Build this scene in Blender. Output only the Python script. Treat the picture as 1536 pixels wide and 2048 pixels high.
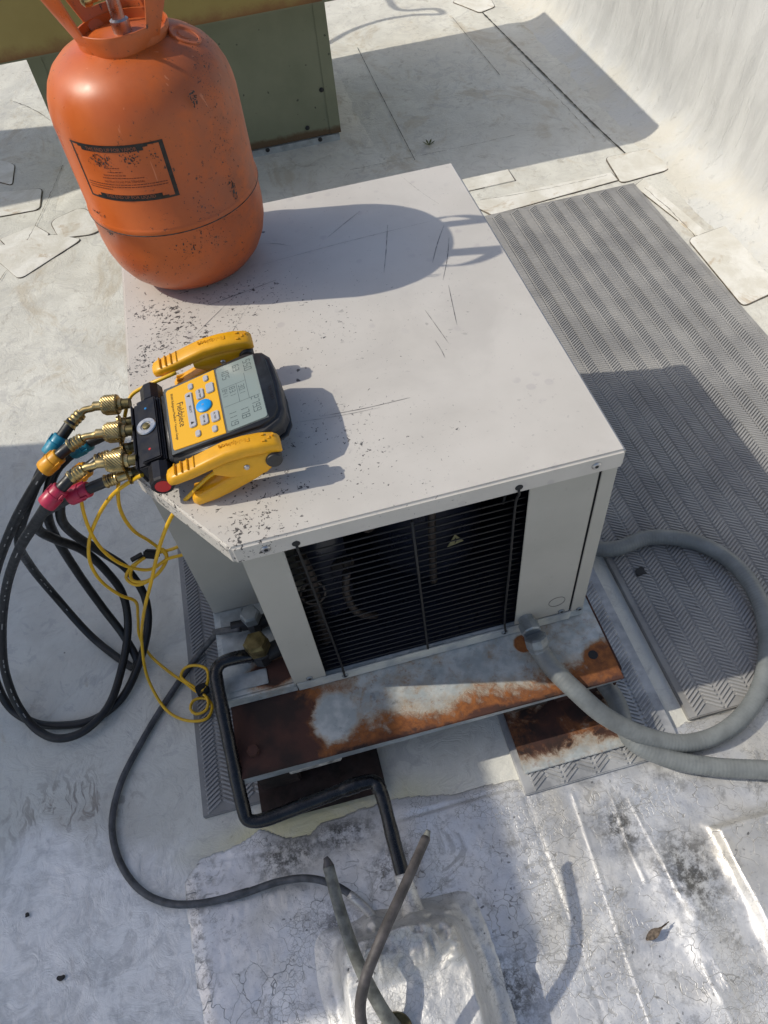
import bpy, bmesh, math, random
import numpy as np
from mathutils import Vector, Matrix
random.seed(7)
for o in list(bpy.data.objects): bpy.data.objects.remove(o)
SC = bpy.context.scene; COL = SC.collection
# ------------------------------------------------------------------ camera
CAM = np.array([0.2212, -0.5375, 1.2513])
CM = np.array([[0.966883, 0.242249, -0.080325], [-0.240996, 0.763004, -0.599788], [-0.084010, 0.599283, 0.796117]])
F = 1510.3
cd = bpy.data.cameras.new('camera'); cam = bpy.data.objects.new('camera', cd); COL.objects.link(cam)
cd.sensor_fit = 'VERTICAL'; cd.sensor_height = 24.0; cd.lens = F / 2048 * 24.0; cd.clip_start = .02; cd.clip_end = 300
cam.matrix_world = Matrix([list(CM[i]) + [CAM[i]] for i in range(3)] + [[0, 0, 0, 1]])
SC.camera = cam
# ------------------------------------------------------------------ sky, sun, exposure
SUN = Vector((.984, -.238, -1)).normalized()
w = bpy.data.worlds.new('World'); SC.world = w; w.use_nodes = True
nt = w.node_tree; bg = nt.nodes['Background']
sky = nt.nodes.new('ShaderNodeTexSky'); sky.sky_type = 'NISHITA'; sky.sun_disc = False
sky.sun_elevation = math.asin(-SUN.z); sky.sun_rotation = math.atan2(-SUN.x, -SUN.y); sky.air_density = 1.0; sky.dust_density = 2.0; sky.ozone_density = 1.0
nt.links.new(sky.outputs[0], bg.inputs[0]); bg.inputs[1].default_value = .133
sl = bpy.data.lights.new('sun', 'SUN'); sl.energy = 3.05; sl.angle = math.radians(.53); sl.color = (1, .93, .80)
so = bpy.data.objects.new('sun', sl); COL.objects.link(so); so.rotation_euler = SUN.to_track_quat('-Z', 'Y').to_euler(); so.location = (-4, 2, 6)
vs = SC.view_settings; vs.view_transform = 'Standard'; vs.look = 'None'; vs.exposure = 0.0; vs.gamma = 1.0; vs.use_curve_mapping = False
# ------------------------------------------------------------------ pixel -> place
def ray(u, v):
    d = CM @ np.array([(u - 768) / F, -(v - 1024) / F, -1.0]); return d / np.linalg.norm(d)
def G(u, v, z=0.0):
    d = ray(u, v); return Vector(CAM + d * (z - CAM[2]) / d[2])
def PY(u, v, y):
    d = ray(u, v); return Vector(CAM + d * (y - CAM[1]) / d[1])
# ------------------------------------------------------------------ node helper
class N:
    def __init__(s, name, col=(.5, .5, .5), rough=.5, metal=0., spec=.5):
        s.m = bpy.data.materials.new(name); s.m.use_nodes = True; s.t = s.m.node_tree; s.n = s.t.nodes
        s.b = s.n['Principled BSDF']; s.i = s.b.inputs
        s.set('Base Color', col); s.set('Roughness', rough); s.set('Metallic', metal); s.set('Specular IOR Level', spec)
        s.pos = None
    def set(s, k, v):
        if isinstance(v, bpy.types.NodeSocket): s.t.links.new(v, s.i[k])
        elif k == 'Base Color': s.i[k].default_value = (*v[:3], 1)
        else: s.i[k].default_value = v
        return s
    def P(s):
        if s.pos is None: s.pos = s.n.new('ShaderNodeNewGeometry').outputs['Position']
        return s.pos
    def _in(s, sock, v):
        if v is None: return
        if isinstance(v, bpy.types.NodeSocket): s.t.links.new(v, sock)
        else:
            try: sock.default_value = v
            except Exception: sock.default_value = (*v, 1) if len(v) == 3 and len(sock.default_value) == 4 else v
    def xyz(s):
        q = s.n.new('ShaderNodeSeparateXYZ'); s.t.links.new(s.P(), q.inputs[0]); return q.outputs
    def map(s, scale=(1, 1, 1), rot=(0, 0, 0), vec=None, loc=(0, 0, 0)):
        q = s.n.new('ShaderNodeMapping'); s._in(q.inputs[0], vec or s.P()); q.inputs['Scale'].default_value = scale; q.inputs['Rotation'].default_value = rot; q.inputs['Location'].default_value = loc; return q.outputs[0]
    def noise(s, scale, detail=4, rough=.55, dist=0., vec=None, color=False):
        q = s.n.new('ShaderNodeTexNoise'); s._in(q.inputs['Vector'], vec or s.P())
        q.inputs['Scale'].default_value = scale; q.inputs['Detail'].default_value = detail; q.inputs['Roughness'].default_value = rough; q.inputs['Distortion'].default_value = dist
        return q.outputs['Color' if color else 'Fac']
    def vor(s, scale, feature='F1', vec=None, out='Distance', rnd=1.):
        q = s.n.new('ShaderNodeTexVoronoi'); q.feature = feature; s._in(q.inputs['Vector'], vec or s.P()); q.inputs['Scale'].default_value = scale; q.inputs['Randomness'].default_value = rnd
        return q.outputs[out]
    def wave(s, scale, dist=2., detail=2., vec=None, typ='RINGS', dscale=1.):
        q = s.n.new('ShaderNodeTexWave'); q.wave_type = typ; s._in(q.inputs['Vector'], vec or s.P()); q.inputs['Scale'].default_value = scale; q.inputs['Distortion'].default_value = dist; q.inputs['Detail'].default_value = detail; q.inputs['Detail Scale'].default_value = dscale
        return q.outputs['Fac']
    def warp(s, scale, amt, vec=None):
        c = s.noise(scale, 3, .5, 0, vec, True); q = s.n.new('ShaderNodeVectorMath'); q.operation = 'MULTIPLY_ADD'
        s.t.links.new(c, q.inputs[0]); q.inputs[1].default_value = (amt,) * 3; s._in(q.inputs[2], vec or s.P()); return q.outputs[0]
    def mr(s, v, a, b, c=0., d=1., smooth=True):
        q = s.n.new('ShaderNodeMapRange'); q.clamp = True
        if smooth: q.interpolation_type = 'SMOOTHSTEP'
        s._in(q.inputs[0], v)
        for k, x in zip((1, 2, 3, 4), (a, b, c, d)): q.inputs[k].default_value = x
        return q.outputs[0]
    def ma(s, op, a, b=None, c=None):
        q = s.n.new('ShaderNodeMath'); q.operation = op
        for k, x in enumerate((a, b, c)): s._in(q.inputs[k], x)
        return q.outputs[0]
    def mul(s, *a):
        r = a[0]
        for x in a[1:]: r = s.ma('MULTIPLY', r, x)
        return r
    def mx(s, *a):
        r = a[0]
        for x in a[1:]: r = s.ma('MAXIMUM', r, x)
        return r
    def mix(s, f, a, b):
        q = s.n.new('ShaderNodeMix'); q.data_type = 'RGBA'
        s._in(q.inputs[0], f); s._in(q.inputs[6], a); s._in(q.inputs[7], b); return q.outputs[2]
    def lay(s, base, *layers):
        for f, c in layers: base = s.mix(f, base, c)
        return base
    def bump(s, h, strength=.3, dist=.002, chain=None):
        q = s.n.new('ShaderNodeBump'); q.inputs['Strength'].default_value = strength; q.inputs['Distance'].default_value = dist; s._in(q.inputs['Height'], h)
        if chain is not None: s.t.links.new(chain, q.inputs['Normal'])
        s.t.links.new(q.outputs[0], s.i['Normal']); return q.outputs[0]
    def blob(s, x, y, rx, ry=None, soft=.5):                      # soft patch on the ground plan round (x, y)
        X = s.xyz() if not hasattr(s, '_x') else s._x; s._x = X
        a = s.ma('DIVIDE', s.ma('SUBTRACT', X[0], x), rx); b = s.ma('DIVIDE', s.ma('SUBTRACT', X[1], y), ry or rx)
        d = s.ma('SQRT', s.ma('ADD', s.mul(a, a), s.mul(b, b))); return s.mr(d, 1 - soft, 1 + soft, 1, 0)
MAT = {}
def simple(name, col, rough=.5, metal=0., spec=.5, nscale=0, namt=.15, bump=0):
    n = N(name, col, rough, metal, spec)
    if nscale:
        f = n.noise(nscale, 5, .6); lo = tuple(c * (1 - namt * 1.6) for c in col); hi = tuple(min(1, c * (1 + namt)) for c in col)
        n.set('Base Color', n.mix(n.mr(f, .3, .7), lo, hi))
        n.set('Roughness', n.mr(n.noise(nscale * 1.7, 3), .3, .7, max(0, rough - .1), min(1, rough + .12)))
        if bump: n.bump(f, bump, .001)
    MAT[name] = n.m; return n.m

# ---- ground coatings
n = N('white_coating', rough=.6, spec=.35)
big = n.noise(1.3, 4, .6, .4); mid = n.noise(6, 6, .65, .8); fin = n.noise(70, 5, .7); wv = n.warp(5, .25); sw = n.noise(14, 7, .75, 2.5, wv)
c = n.mix(n.mr(mid, .3, .7), (.575, .565, .51), (.70, .695, .635))
c = n.lay(c, (n.mr(big, .5, .75, 0, .5), (.64, .595, .49)), (n.mr(sw, .50, .70, 0, .5), (.42, .41, .385)), (n.mr(fin, .6, .75, 0, .4), (.5, .49, .46)))
sp = n.vor(26, 'F1', n.warp(30, .03)); c = n.mix(n.mul(n.mr(sp, .03, .08, 1, 0), n.mr(n.noise(3, 2), .5, .65)), c, (.2, .19, .17))
st = n.noise(9, 6, .7, 1.4); c = n.mix(n.mul(n.mr(st, .6, .72, 0, .55), n.mr(big, .45, .6)), c, (.42, .33, .2))
zone = n.mx(n.blob(-.28, -.26, .10, .07, .7), n.blob(-.06, -.40, .10, .05, .7), n.blob(-.30, -.05, .10, .07, .7), n.blob(-.2, -.35, .12, .04, .7))
sc = n.noise(55, 4, .6, 1.0, n.map((1, .22, 1), (0, 0, .5), n.warp(10, .09))); c = n.mix(n.mul(zone, n.mr(sc, .52, .62, 0, .8)), c, (.25, .22, .19)); c = n.mix(n.mul(zone, n.mr(n.noise(18, 6, .75, .6), .45, .7, 0, .5)), c, (.40, .355, .30))
c = n.mix(n.mul(n.mr(n.noise(24, 6, .75, .8), .57, .68, 0, .30), n.mr(n.noise(4, 3), .45, .6)), c, (.36, .34, .31))
rc = n.mr(n.ma('ADD', n.mx(n.blob(-.35, -.40, .34, .34, .5), n.blob(-.05, -.55, .25, .2, .5)), n.ma('MULTIPLY_ADD', n.noise(7, 5, .65, .8), .8, -.4)), .35, .75, 0, .8); c = n.mix(rc, c, n.mix(n.mr(n.noise(26, 6, .7, .8), .35, .6), (.62, .63, .635), (.88, .885, .88)))
X = n._x; farm = n.mr(X[1], .5, 1.1); c = n.mix(n.mul(farm, n.mr(n.noise(4.5, 7, .72, 1.3, n.map((1, .6, 1))), .52, .66, 0, .6)), c, (.46, .40, .30)); c = n.mix(n.mul(farm, n.mr(n.noise(17, 6, .75, 1.2), .56, .68, 0, .5)), c, (.33, .30, .25))
c = n.mix(n.mul(n.mr(n.noise(11, 7, .7, 1.8, n.warp(4, .2)), .55, .60, 0, .35), n.mr(n.noise(2.2, 3), .42, .55)), c, (.40, .395, .39))
c = n.mix(n.mul(n.blob(.10, -.165, .17, .035, .6), n.mr(mid, .35, .6, .2, .75)), c, (.66, .60, .30))
n.set('Base Color', c); n.set('Metallic', n.mul(rc, .45)); n.set('Roughness', n.ma('SUBTRACT', n.mr(mid, .3, .7, .45, .75), n.mul(rc, .08)))
b1 = n.bump(n.noise(34, 6, .65, 1.6, wv), .55, .004); n.bump(fin, .25, .0015, b1); MAT['white_coating'] = n.m

def silvery(name, lo, hi, crack, met=.62):
    n = N(name, rough=.42, metal=met, spec=.5)
    mid = n.noise(9, 6, .68, .7); fin = n.noise(150, 5, .7); wv = n.warp(14, .05)
    c = n.mix(n.mr(mid, .3, .7), lo, hi)
    c = n.lay(c, (n.mr(n.noise(3.3, 4, .6, .5), .46, .66, 0, .65), (.55, .52, .455)), (n.mr(fin, .55, .70, 0, .5), (.30, .30, .30)), (n.mr(n.noise(30, 6, .75, .5), .54, .68, 0, .55), (.24, .24, .235)), (n.mr(n.noise(14, 7, .75, .9), .56, .64, 0, .5), (.30, .295, .28)))
    crk = n.vor(120, 'DISTANCE_TO_EDGE', n.warp(40, .022)); crk2 = n.vor(30, 'DISTANCE_TO_EDGE', n.warp(17, .07))
    cmask = n.mr(n.noise(6, 4, .65, .8), .49, .60); c1 = n.mul(n.mr(crk, .010, .05, 1, 0), cmask, .75); c2 = n.mul(n.mr(crk2, .003, .014, 1, 0), n.mr(n.noise(8, 4, .6, .5, n.map(loc=(5, 2, 0))), .46, .56))
    rg = n.mul(n.mr(n.noise(75, 3, .5, 1.5, n.map((.30, 1, 1), (0, 0, .4), n.warp(7, .16))), .60, .68), n.mr(n.noise(4.2, 3, .5, 0, n.map(loc=(3, 1, 0))), .5, .6), .7)
    cr = n.mx(c1, c2, rg); cr = n.mul(cr, crack); c = n.mix(n.mul(cr, .68), c, (.07, .07, .068))
    if crack > .7:
        dk = n.mul(n.mx(n.blob(.62, -.385, .045, .06, .8), n.blob(.30, -.46, .05, .05, .8), n.blob(.10, -.33, .03, .04, .8), n.blob(.20, -.262, .035, .03, .8), n.blob(.04, -.205, .05, .028, .6), n.blob(.13, -.195, .05, .02, .7), n.blob(.55, -.30, .03, .04, .8)), n.mr(n.noise(70, 6, .8), .40, .6))
        c = n.mix(n.mul(dk, .85), c, (.055, .052, .045))
    if crack > .7:
        bl = n.ma('SUBTRACT', n.ma('ABSOLUTE', n.ma('ADD', n._x[0], n.ma('MULTIPLY_ADD', n.noise(12, 4, .7), .03, .092))), .010); c = n.mix(n.mul(n.mr(bl, -.006, .008, 1, 0), n.mr(n.noise(95, 6, .8, .6), .46, .60), .6), c, (.10, .10, .095))
    ds = n.mul(n.mr(n.vor(75, 'F1', n.warp(50, .02)), .1, .18, 1, 0), n.mr(n.noise(7, 3), .53, .62)); c = n.mix(n.mul(ds, .8), c, (.1, .1, .1))
    n.set('Base Color', c); n.set('Roughness', n.mr(n.noise(24, 4), .3, .7, .38 if crack > .7 else .40, .60)); n.set('Metallic', n.mr(cr, 0, 1, met, 0.))
    b1 = n.bump(n.noise(50, 6, .62, 1.2, wv), .32, .0018); b2 = n.bump(fin, .25 if crack > .7 else .6, .0008 if crack > .7 else .002, b1); n.bump(n.ma('SUBTRACT', 1., cr), .5, .0010, b2); MAT[name] = n.m
silvery('silver_coating', (.60, .605, .62), (.82, .82, .815), 1.); silvery('silver_mastic', (.56, .565, .57), (.80, .795, .78), .6, .5)

n = N('parapet_coating', rough=.55, spec=.35)
dr = n.noise(7, 6, .6, .6, n.map((1, 2.0, .5))); dr2 = n.noise(16, 5, .6, 1.2, n.map((1, 1.6, .4)))
c = n.mix(n.mr(dr, .35, .65), (.47, .475, .465), (.555, .56, .545)); c = n.mix(n.mr(n.ma('ADD', n.xyz()[2], n.ma('MULTIPLY_ADD', n.noise(6, 4, .6), .08, -.04)), .0, .09, 1, 0), c, (.60, .60, .57)); c = n.lay(c, (n.mr(n.noise(90, 4, .7), .64, .74, 0, .5), (.42, .42, .40)), (n.mul(n.mr(n.xyz()[2], .0, .14, 1, 0), n.mr(n.noise(5, 5, .6, .5), .42, .62, 0, .55)), (.60, .56, .46)))
n.set('Base Color', c); dr3 = n.mr(n.noise(30, 3, .5, .8, n.map((1, 1.5, .13))), .60, .70); b1 = n.bump(n.ma('ADD', n.ma('ADD', dr, dr2), n.mul(dr3, .5)), .5, .010); n.bump(n.noise(60, 5, .6), .3, .002, b1); MAT['parapet_coating'] = n.m

n = N('patch_membrane', rough=.6, spec=.35)
c = n.mix(n.mr(n.noise(10, 6, .65, .6), .35, .65), (.62, .60, .53), (.76, .75, .70)); c = n.lay(c, (n.mr(n.noise(7, 5, .7, 1.2), .56, .7, 0, .65), (.42, .32, .2)), (n.mr(n.noise(80, 4, .7), .62, .74, 0, .4), (.4, .38, .34)))
n.set('Base Color', c); n.bump(n.noise(40, 5, .6, 1), .5, .003); MAT['patch_membrane'] = n.m
simple('dirt_shade_line', (.13, .11, .085), .9, nscale=60, namt=.4); simple('tar', (.018, .017, .016), .5, nscale=40, namt=.3)
n = N('pad_rubber', rough=.62, spec=.4)
c = n.mix(n.mr(n.noise(9, 5, .6), .3, .7), (.27, .27, .272), (.35, .348, .342)); c = n.mix(n.mr(n.noise(60, 4, .7), .6, .75, 0, .4), c, (.16, .16, .16)); c = n.lay(c, (n.mr(n.noise(3.5, 5, .65, .8), .5, .68, 0, .45), (.40, .39, .37)), (n.mul(n.mr(n.ma('ADD', n.xyz()[2], n.ma('MULTIPLY_ADD', n.noise(25, 4), .002, -.001)), .0096, .0108, 1, 0), n.mr(n.noise(6, 4, .6), .4, .6, .15, .6)), (.15, .145, .135)), (n.mr(n.noise(22, 6, .8), .66, .7, 0, .7), (.08, .08, .08))); n.set('Base Color', c); n.bump(n.noise(150, 3), .15, .0006); MAT['pad_rubber'] = n.m
n = N('pad_silvered', rough=.45, metal=.45)
c = n.mix(n.mr(n.noise(20, 5, .6), .35, .65), (.33, .335, .34), (.55, .55, .54)); n.set('Base Color', n.mix(n.mr(n.noise(50, 4, .7), .58, .72, 0, .35), c, (.16, .16, .155))); MAT['pad_silvered'] = n.m

# ---- condensing unit paints
n = N('lid_paint', rough=.48, spec=.4)
X = n.xyz(); base = n.mix(n.mr(n.noise(7, 5, .6), .3, .7), (.525, .497, .452), (.585, .555, .508))
base = n.lay(base, (n.mr(n.noise(3.2, 5, .6, .4), .4, .7, 0, .45), (.60, .575, .53)), (n.mr(n.noise(5, 6, .65, .6, n.map(loc=(4, 1, 0))), .52, .7, 0, .4), (.45, .425, .39))); wet = n.vor(34, 'F1', n.warp(20, .012)); base = n.mix(n.mul(n.mr(wet, .16, .26, 1, 0), n.mr(n.noise(11, 3), .5, .62, 0, .35)), base, (.40, .37, .37))
fl = n.noise(210, 5, .62, .4); fl2 = n.noise(95, 5, .66, .5)
left = n.mr(X[0], .0, .22, .045, 0., False); front = n.mx(n.blob(.22, .12, .16, .10, .6), n.blob(.14, .42, .17, .12, .5), n.blob(.10, .02, .10, .05, .6), n.blob(.04, .28, .05, .30, .6), n.mul(n.blob(.30, .07, .12, .10, .7), .75), n.mul(n.blob(.30, .36, .16, .12, .8), .7))
den = n.ma('ADD', n.mul(front, .092), left); th = n.ma('SUBTRACT', .715, n.mul(den, n.mr(n.noise(16, 3, .6), .35, .6, .45, 1.15))); fk = n.mr(n.ma('SUBTRACT', n.ma('MAXIMUM', fl, n.ma('MULTIPLY', fl2, .985)), th), 0, .02)
isl = n.mul(n.mr(n.vor(42, 'F1', n.warp(90, .012)), .1, .16, 1, 0), n.mr(n.noise(9, 3), .58, .64)); fk = n.mx(fk, n.mul(isl, n.mr(X[0], .2, .5, 1, .2)))
base = n.lay(base, (n.mr(n.noise(160, 3, .6), .66, .72, 0, .35), (.3, .28, .27)), (n.mul(fk, .93), (.035, .033, .036)))
n.set('Base Color', base); n.set('Roughness', n.mr(n.noise(12, 4), .3, .7, .40, .58)); n.bump(n.ma('ADD', n.mul(n.noise(9, 2), .4), n.mul(fk, .25)), .12, .003); MAT['lid_paint'] = n.m
n = N('panel_paint_shaded', rough=.5, spec=.4)  # darker than the lid: shade on the panels is put into the colour
base = n.mix(n.mr(n.noise(6, 5, .6), .3, .7), (.375, .365, .325), (.425, .412, .37)); base = n.mix(n.mr(n.vor(40, 'F1', n.warp(30, .02)), .05, .12, .25, 0), base, (.3, .27, .24)); n.set('Base Color', n.mix(n.mr(n.noise(70, 5, .7), .62, .75, 0, .35), base, (.33, .31, .28))); n.bump(n.noise(8, 2), .06, .004); MAT['panel_paint_shaded'] = n.m
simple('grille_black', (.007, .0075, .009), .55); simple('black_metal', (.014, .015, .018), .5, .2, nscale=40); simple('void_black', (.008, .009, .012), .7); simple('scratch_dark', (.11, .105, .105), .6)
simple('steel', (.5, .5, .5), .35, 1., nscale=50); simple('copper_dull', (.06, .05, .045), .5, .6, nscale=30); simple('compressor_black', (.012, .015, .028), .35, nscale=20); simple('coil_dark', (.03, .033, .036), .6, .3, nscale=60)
simple('brass', (.47, .36, .17), .36, 1., nscale=60, namt=.25); simple('brass_old', (.15, .125, .06), .5, .9, nscale=60, namt=.3); simple('sticker_yellow', (.36, .33, .17), .5)
# rust on galvanised steel; edge = where it starts (front edge, left half) shaped by noise
def rusty(name, kind):
    n = N(name, rough=.5, metal=.35); X = n.xyz()
    ns = n.noise(16, 6, .65, .7); n2 = n.noise(55, 6, .75, .5)
    g = n.mix(n.mr(n.noise(45, 4, .6), .35, .65), (.36, .40, .41), (.52, .55, .545)); g = n.mix(n.mr(n.noise(38, 6, .75, .4), .58, .7, 0, .6), g, (.13, .15, .17))
    if kind == 'rail':
        e = n.mr(X[1], -.118, -.055, .58, -.32, False)                                   # along the front edge
        l = n.mr(X[0], .10, .24, .62, -.45, False)                                        # left half
        r = n.ma('MAXIMUM', n.blob(.60, -.085, .035, .04, .5), n.blob(.487, -.018, .016, .016, .3)); r = n.ma('SUBTRACT', n.mul(r, 1.1), .6)
        a = n.mx(e, l, r); l2 = n.mr(X[0], .06, .20, .72, -.5, False); hole = n.mul(n.blob(.16, -.055, .03, .035, .5), -.9); a = n.ma('ADD', a, hole)
        c2 = n.ma('MAXIMUM', n.mr(X[1], -.119, -.085, .36, -.5, False), l2)
    elif kind == 'plate':
        a = n.mr(X[1], -.18, -.145, -.4, .35, False); a = n.ma('MINIMUM', a, n.mr(X[0], .59, .64, .4, -.4, False)); c2 = n.mr(X[1], -.12, .0, .15, .5, False)
    elif kind == 'pan':
        a = n.ma('SUBTRACT', n.mul(n.blob(.085, .035, .045, .028, .5), 1.2), .62); c2 = n.ma('SUBTRACT', a, .1)
    elif kind == 'dark':
        a = n.ma('ADD', n.mul(ns, 0.), .45); c2 = n.ma('ADD', n.mul(ns, 0.), .3)
    q = n.ma('ADD', a, n.ma('ADD', n.ma('MULTIPLY_ADD', ns, 1.5, -.75), n.ma('MULTIPLY_ADD', n2, .9, -.45)))
    m1 = n.mr(q, -.10, .30); q2 = n.ma('ADD', c2, n.ma('ADD', n.ma('MULTIPLY_ADD', ns, 1.3, -.65), n.ma('MULTIPLY_ADD', n2, .5, -.25))); m2 = n.mr(q2, 0, .25)
    c = n.lay(g, (n.mul(n.mr(q, -.42, .06), .6), (.36, .24, .12)), (n.mul(n.mr(n.noise(70, 6, .8), .52, .66), n.mr(q, -.8, .0), .6), (.22, .09, .03)), (m1, n.mix(n.mr(n2, .35, .65), (.125, .042, .015), (.27, .095, .024))), (n.mul(m2, m1), n.mix(n.mr(n.noise(9, 4), .42, .58), (.062, .024, .017), (.022, .012, .010))))
    n.set('Base Color', c); n.set('Metallic', n.mr(m1, 0, 1, .2, 0)); n.set('Roughness', n.mr(m1, 0, 1, .48, .85)); n.bump(n.ma('ADD', n.mul(n2, m1), m1), .5, .0015); MAT[name] = n.m
for nm, k in (('rail_steel', 'rail'), ('plate_steel', 'plate'), ('pan_steel', 'pan'), ('rust_dark', 'dark')): rusty(nm, k)
simple('rust_shade_black', (.022, .012, .010), .85, nscale=30, namt=.5, bump=.4); simple('galvanised', (.40, .44, .46), .45, .5, nscale=40); simple('wood_dark', (.06, .045, .035), .85, nscale=35, namt=.5, bump=.5); simple('peeling_white', (.55, .54, .5), .7, nscale=60, namt=.4)  # left foot rust blackened: dark void under the rail put into its colour
# ---- rubber, plastic
simple('hose_black', (.013, .014, .016), .42, spec=.45, nscale=60); simple('pipe_tape', (.005, .0055, .007), .24, nscale=70, namt=.4, bump=.5); simple('tube_grey', (.075, .078, .085), .5, nscale=60, namt=.3); simple('stub_grey', (.15, .155, .14), .65, nscale=50, namt=.35); simple('stub_dark', (.075, .068, .068), .6, nscale=50, namt=.3)
simple('conduit_grey', (.185, .20, .20), .5, nscale=30, namt=.12); simple('zinc_grey', (.26, .29, .31), .4, .6, nscale=40); simple('cable_yellow', (.72, .42, .012), .4, nscale=20, namt=.1)
simple('plastic_yellow', (.78, .38, .008), .38, nscale=25, namt=.08); simple('plastic_dark', (.030, .031, .034), .45, nscale=40); simple('metal_black', (.012, .012, .016), .4, .3, nscale=50); simple('face_yellow', (.80, .42, .010), .4)
simple('collar_blue', (.010, .22, .34), .42, nscale=60); simple('collar_yellow', (.75, .34, .01), .42, nscale=60); simple('collar_red', (.42, .018, .06), .42, nscale=60); simple('button_grey', (.42, .42, .44), .5); simple('button_blue', (.004, .30, .75), .4); simple('print_black', (.012, .012, .012), .6); simple('print_white', (.42, .42, .42), .6); simple('dot_red', (.55, .02, .02), .4); simple('dot_blue', (.01, .2, .5), .4); simple('velcro', (.01, .01, .011), .9)
simple('lcd_glass', (.235, .285, .265), .10, spec=.6, nscale=0); simple('lcd_digit', (.085, .108, .104), .2); simple('lcd_frame', (.10, .11, .11), .3); simple('emboss_yellow', (.66, .31, .006), .45)
n = N('tank_orange', rough=.34, spec=.5); X = n.xyz()
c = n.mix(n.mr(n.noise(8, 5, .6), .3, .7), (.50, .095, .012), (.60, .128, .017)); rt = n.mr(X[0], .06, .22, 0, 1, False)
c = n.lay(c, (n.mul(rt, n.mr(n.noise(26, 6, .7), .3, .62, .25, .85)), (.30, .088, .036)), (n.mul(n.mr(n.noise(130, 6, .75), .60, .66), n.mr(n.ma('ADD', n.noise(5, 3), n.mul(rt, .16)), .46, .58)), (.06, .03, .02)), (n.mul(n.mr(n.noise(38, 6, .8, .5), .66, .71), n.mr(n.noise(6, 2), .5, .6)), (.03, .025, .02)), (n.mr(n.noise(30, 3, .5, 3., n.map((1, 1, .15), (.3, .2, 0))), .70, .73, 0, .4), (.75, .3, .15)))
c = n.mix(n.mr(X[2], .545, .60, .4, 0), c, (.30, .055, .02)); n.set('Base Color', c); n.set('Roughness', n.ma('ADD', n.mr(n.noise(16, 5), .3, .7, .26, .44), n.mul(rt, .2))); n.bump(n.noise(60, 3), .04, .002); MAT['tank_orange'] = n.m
simple('label_black', (.015, .014, .014), .5, nscale=80, namt=.5); simple('tank_print', (.12, .025, .012), .6); simple('banner_print', (.30, .09, .04), .6); simple('tank_scuff', (.045, .04, .036), .7, nscale=120, namt=.6)
n = N('cabinet_green', rough=.5, spec=.4)
c = n.mix(n.mr(n.noise(5, 5, .6), .3, .7), (.16, .178, .115), (.205, .22, .148)); c = n.mix(n.mr(n.vor(24, 'F1', n.warp(30, .02)), .05, .10, .8, 0), c, (.025, .03, .025)); c = n.mix(n.mr(n.noise(45, 6, .75), .66, .7), c, (.03, .035, .03))
zz = n.ma('ADD', n.xyz()[2], n.ma('MULTIPLY_ADD', n.noise(30, 5, .7), .03, -.015)); c = n.mix(n.mr(zz, .045, .06, .85, 0), c, (.09, .045, .02)); n.set('Base Color', c); MAT['cabinet_green'] = n.m
n = N('cap_paint', rough=.5, spec=.4); X = n.xyz()
c = n.mix(n.mr(n.noise(3, 5, .6), .3, .7), (.29, .215, .06), (.37, .285, .09)); zz = n.ma('ADD', X[2], n.ma('MULTIPLY_ADD', n.noise(14, 6, .7), .07, -.035)); c = n.mix(n.mr(zz, .485, .525, .85, 0), c, (.20, .085, .03)); xx = n.ma('ADD', X[0], n.ma('MULTIPLY_ADD', n.noise(12, 5, .7), .08, -.04)); c = n.mix(n.mr(xx, .5, .56, 0, .85), c, (.13, .05, .025)); n.set('Base Color', c); MAT['cap_paint'] = n.m
simple('leaf_brown', (.13, .10, .075), .8, nscale=200, namt=.4); simple('weed_green', (.09, .10, .03), .7); simple('unit_beige', (.42, .40, .36), .6, nscale=5)
M = MAT
# ------------------------------------------------------------------ mesh helpers (all in world coordinates)
def link(name, me, mat, parent=None, smooth=False):
    me.materials.append(M[mat]); o = bpy.data.objects.new(name, me); COL.objects.link(o)
    if smooth: me.polygons.foreach_set('use_smooth', [True] * len(me.polygons))
    if parent is not None:
        me.transform(Matrix.Translation(-root_loc(parent))); o.parent = parent
    return o
def root_loc(o):
    l = Vector(o.location)
    while o.parent: o = o.parent; l += Vector(o.location)
    return l
def thing(name, label, cat, loc, group=None):
    o = bpy.data.objects.new(name, None); COL.objects.link(o); o.location = loc; o.empty_display_size = .05
    o['label'] = label; o['category'] = cat
    if group: o['group'] = group
    return o
def tag(o, label, cat, group=None):
    o['label'] = label; o['category'] = cat
    if group: o['group'] = group
    return o
def struct(o): o['kind'] = 'structure'; return o
def mesh(name, vs, fs, mat, parent=None, smooth=False):
    me = bpy.data.meshes.new(name); me.from_pydata([tuple(v) for v in vs], [], fs); me.update(); return link(name, me, mat, parent, smooth)
def finish(name, bm, mat, parent=None, smooth=False, T=None):
    if T is not None: bm.transform(T)
    bmesh.ops.recalc_face_normals(bm, faces=bm.faces[:])
    me = bpy.data.meshes.new(name); bm.to_mesh(me); bm.free(); return link(name, me, mat, parent, smooth)
def bev(bm, w, seg=2, ang=.5):
    if w <= 0: return
    es = [e for e in bm.edges if len(e.link_faces) == 2 and e.calc_face_angle(0) > ang]
    bmesh.ops.bevel(bm, geom=es, offset=w, segments=seg, affect='EDGES', clamp_overlap=True)
def box(name, lo, hi, mat, parent=None, bevel=0., T=None, seg=2):
    bm = bmesh.new(); lo = Vector(lo); hi = Vector(hi); c = (lo + hi) / 2; s = hi - lo
    bmesh.ops.create_cube(bm, size=1, matrix=Matrix.Translation(c) @ Matrix.Diagonal((s.x, s.y, s.z, 1))); bev(bm, bevel, seg)
    return finish(name, bm, mat, parent, bevel > 0 and seg > 2, T)
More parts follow.
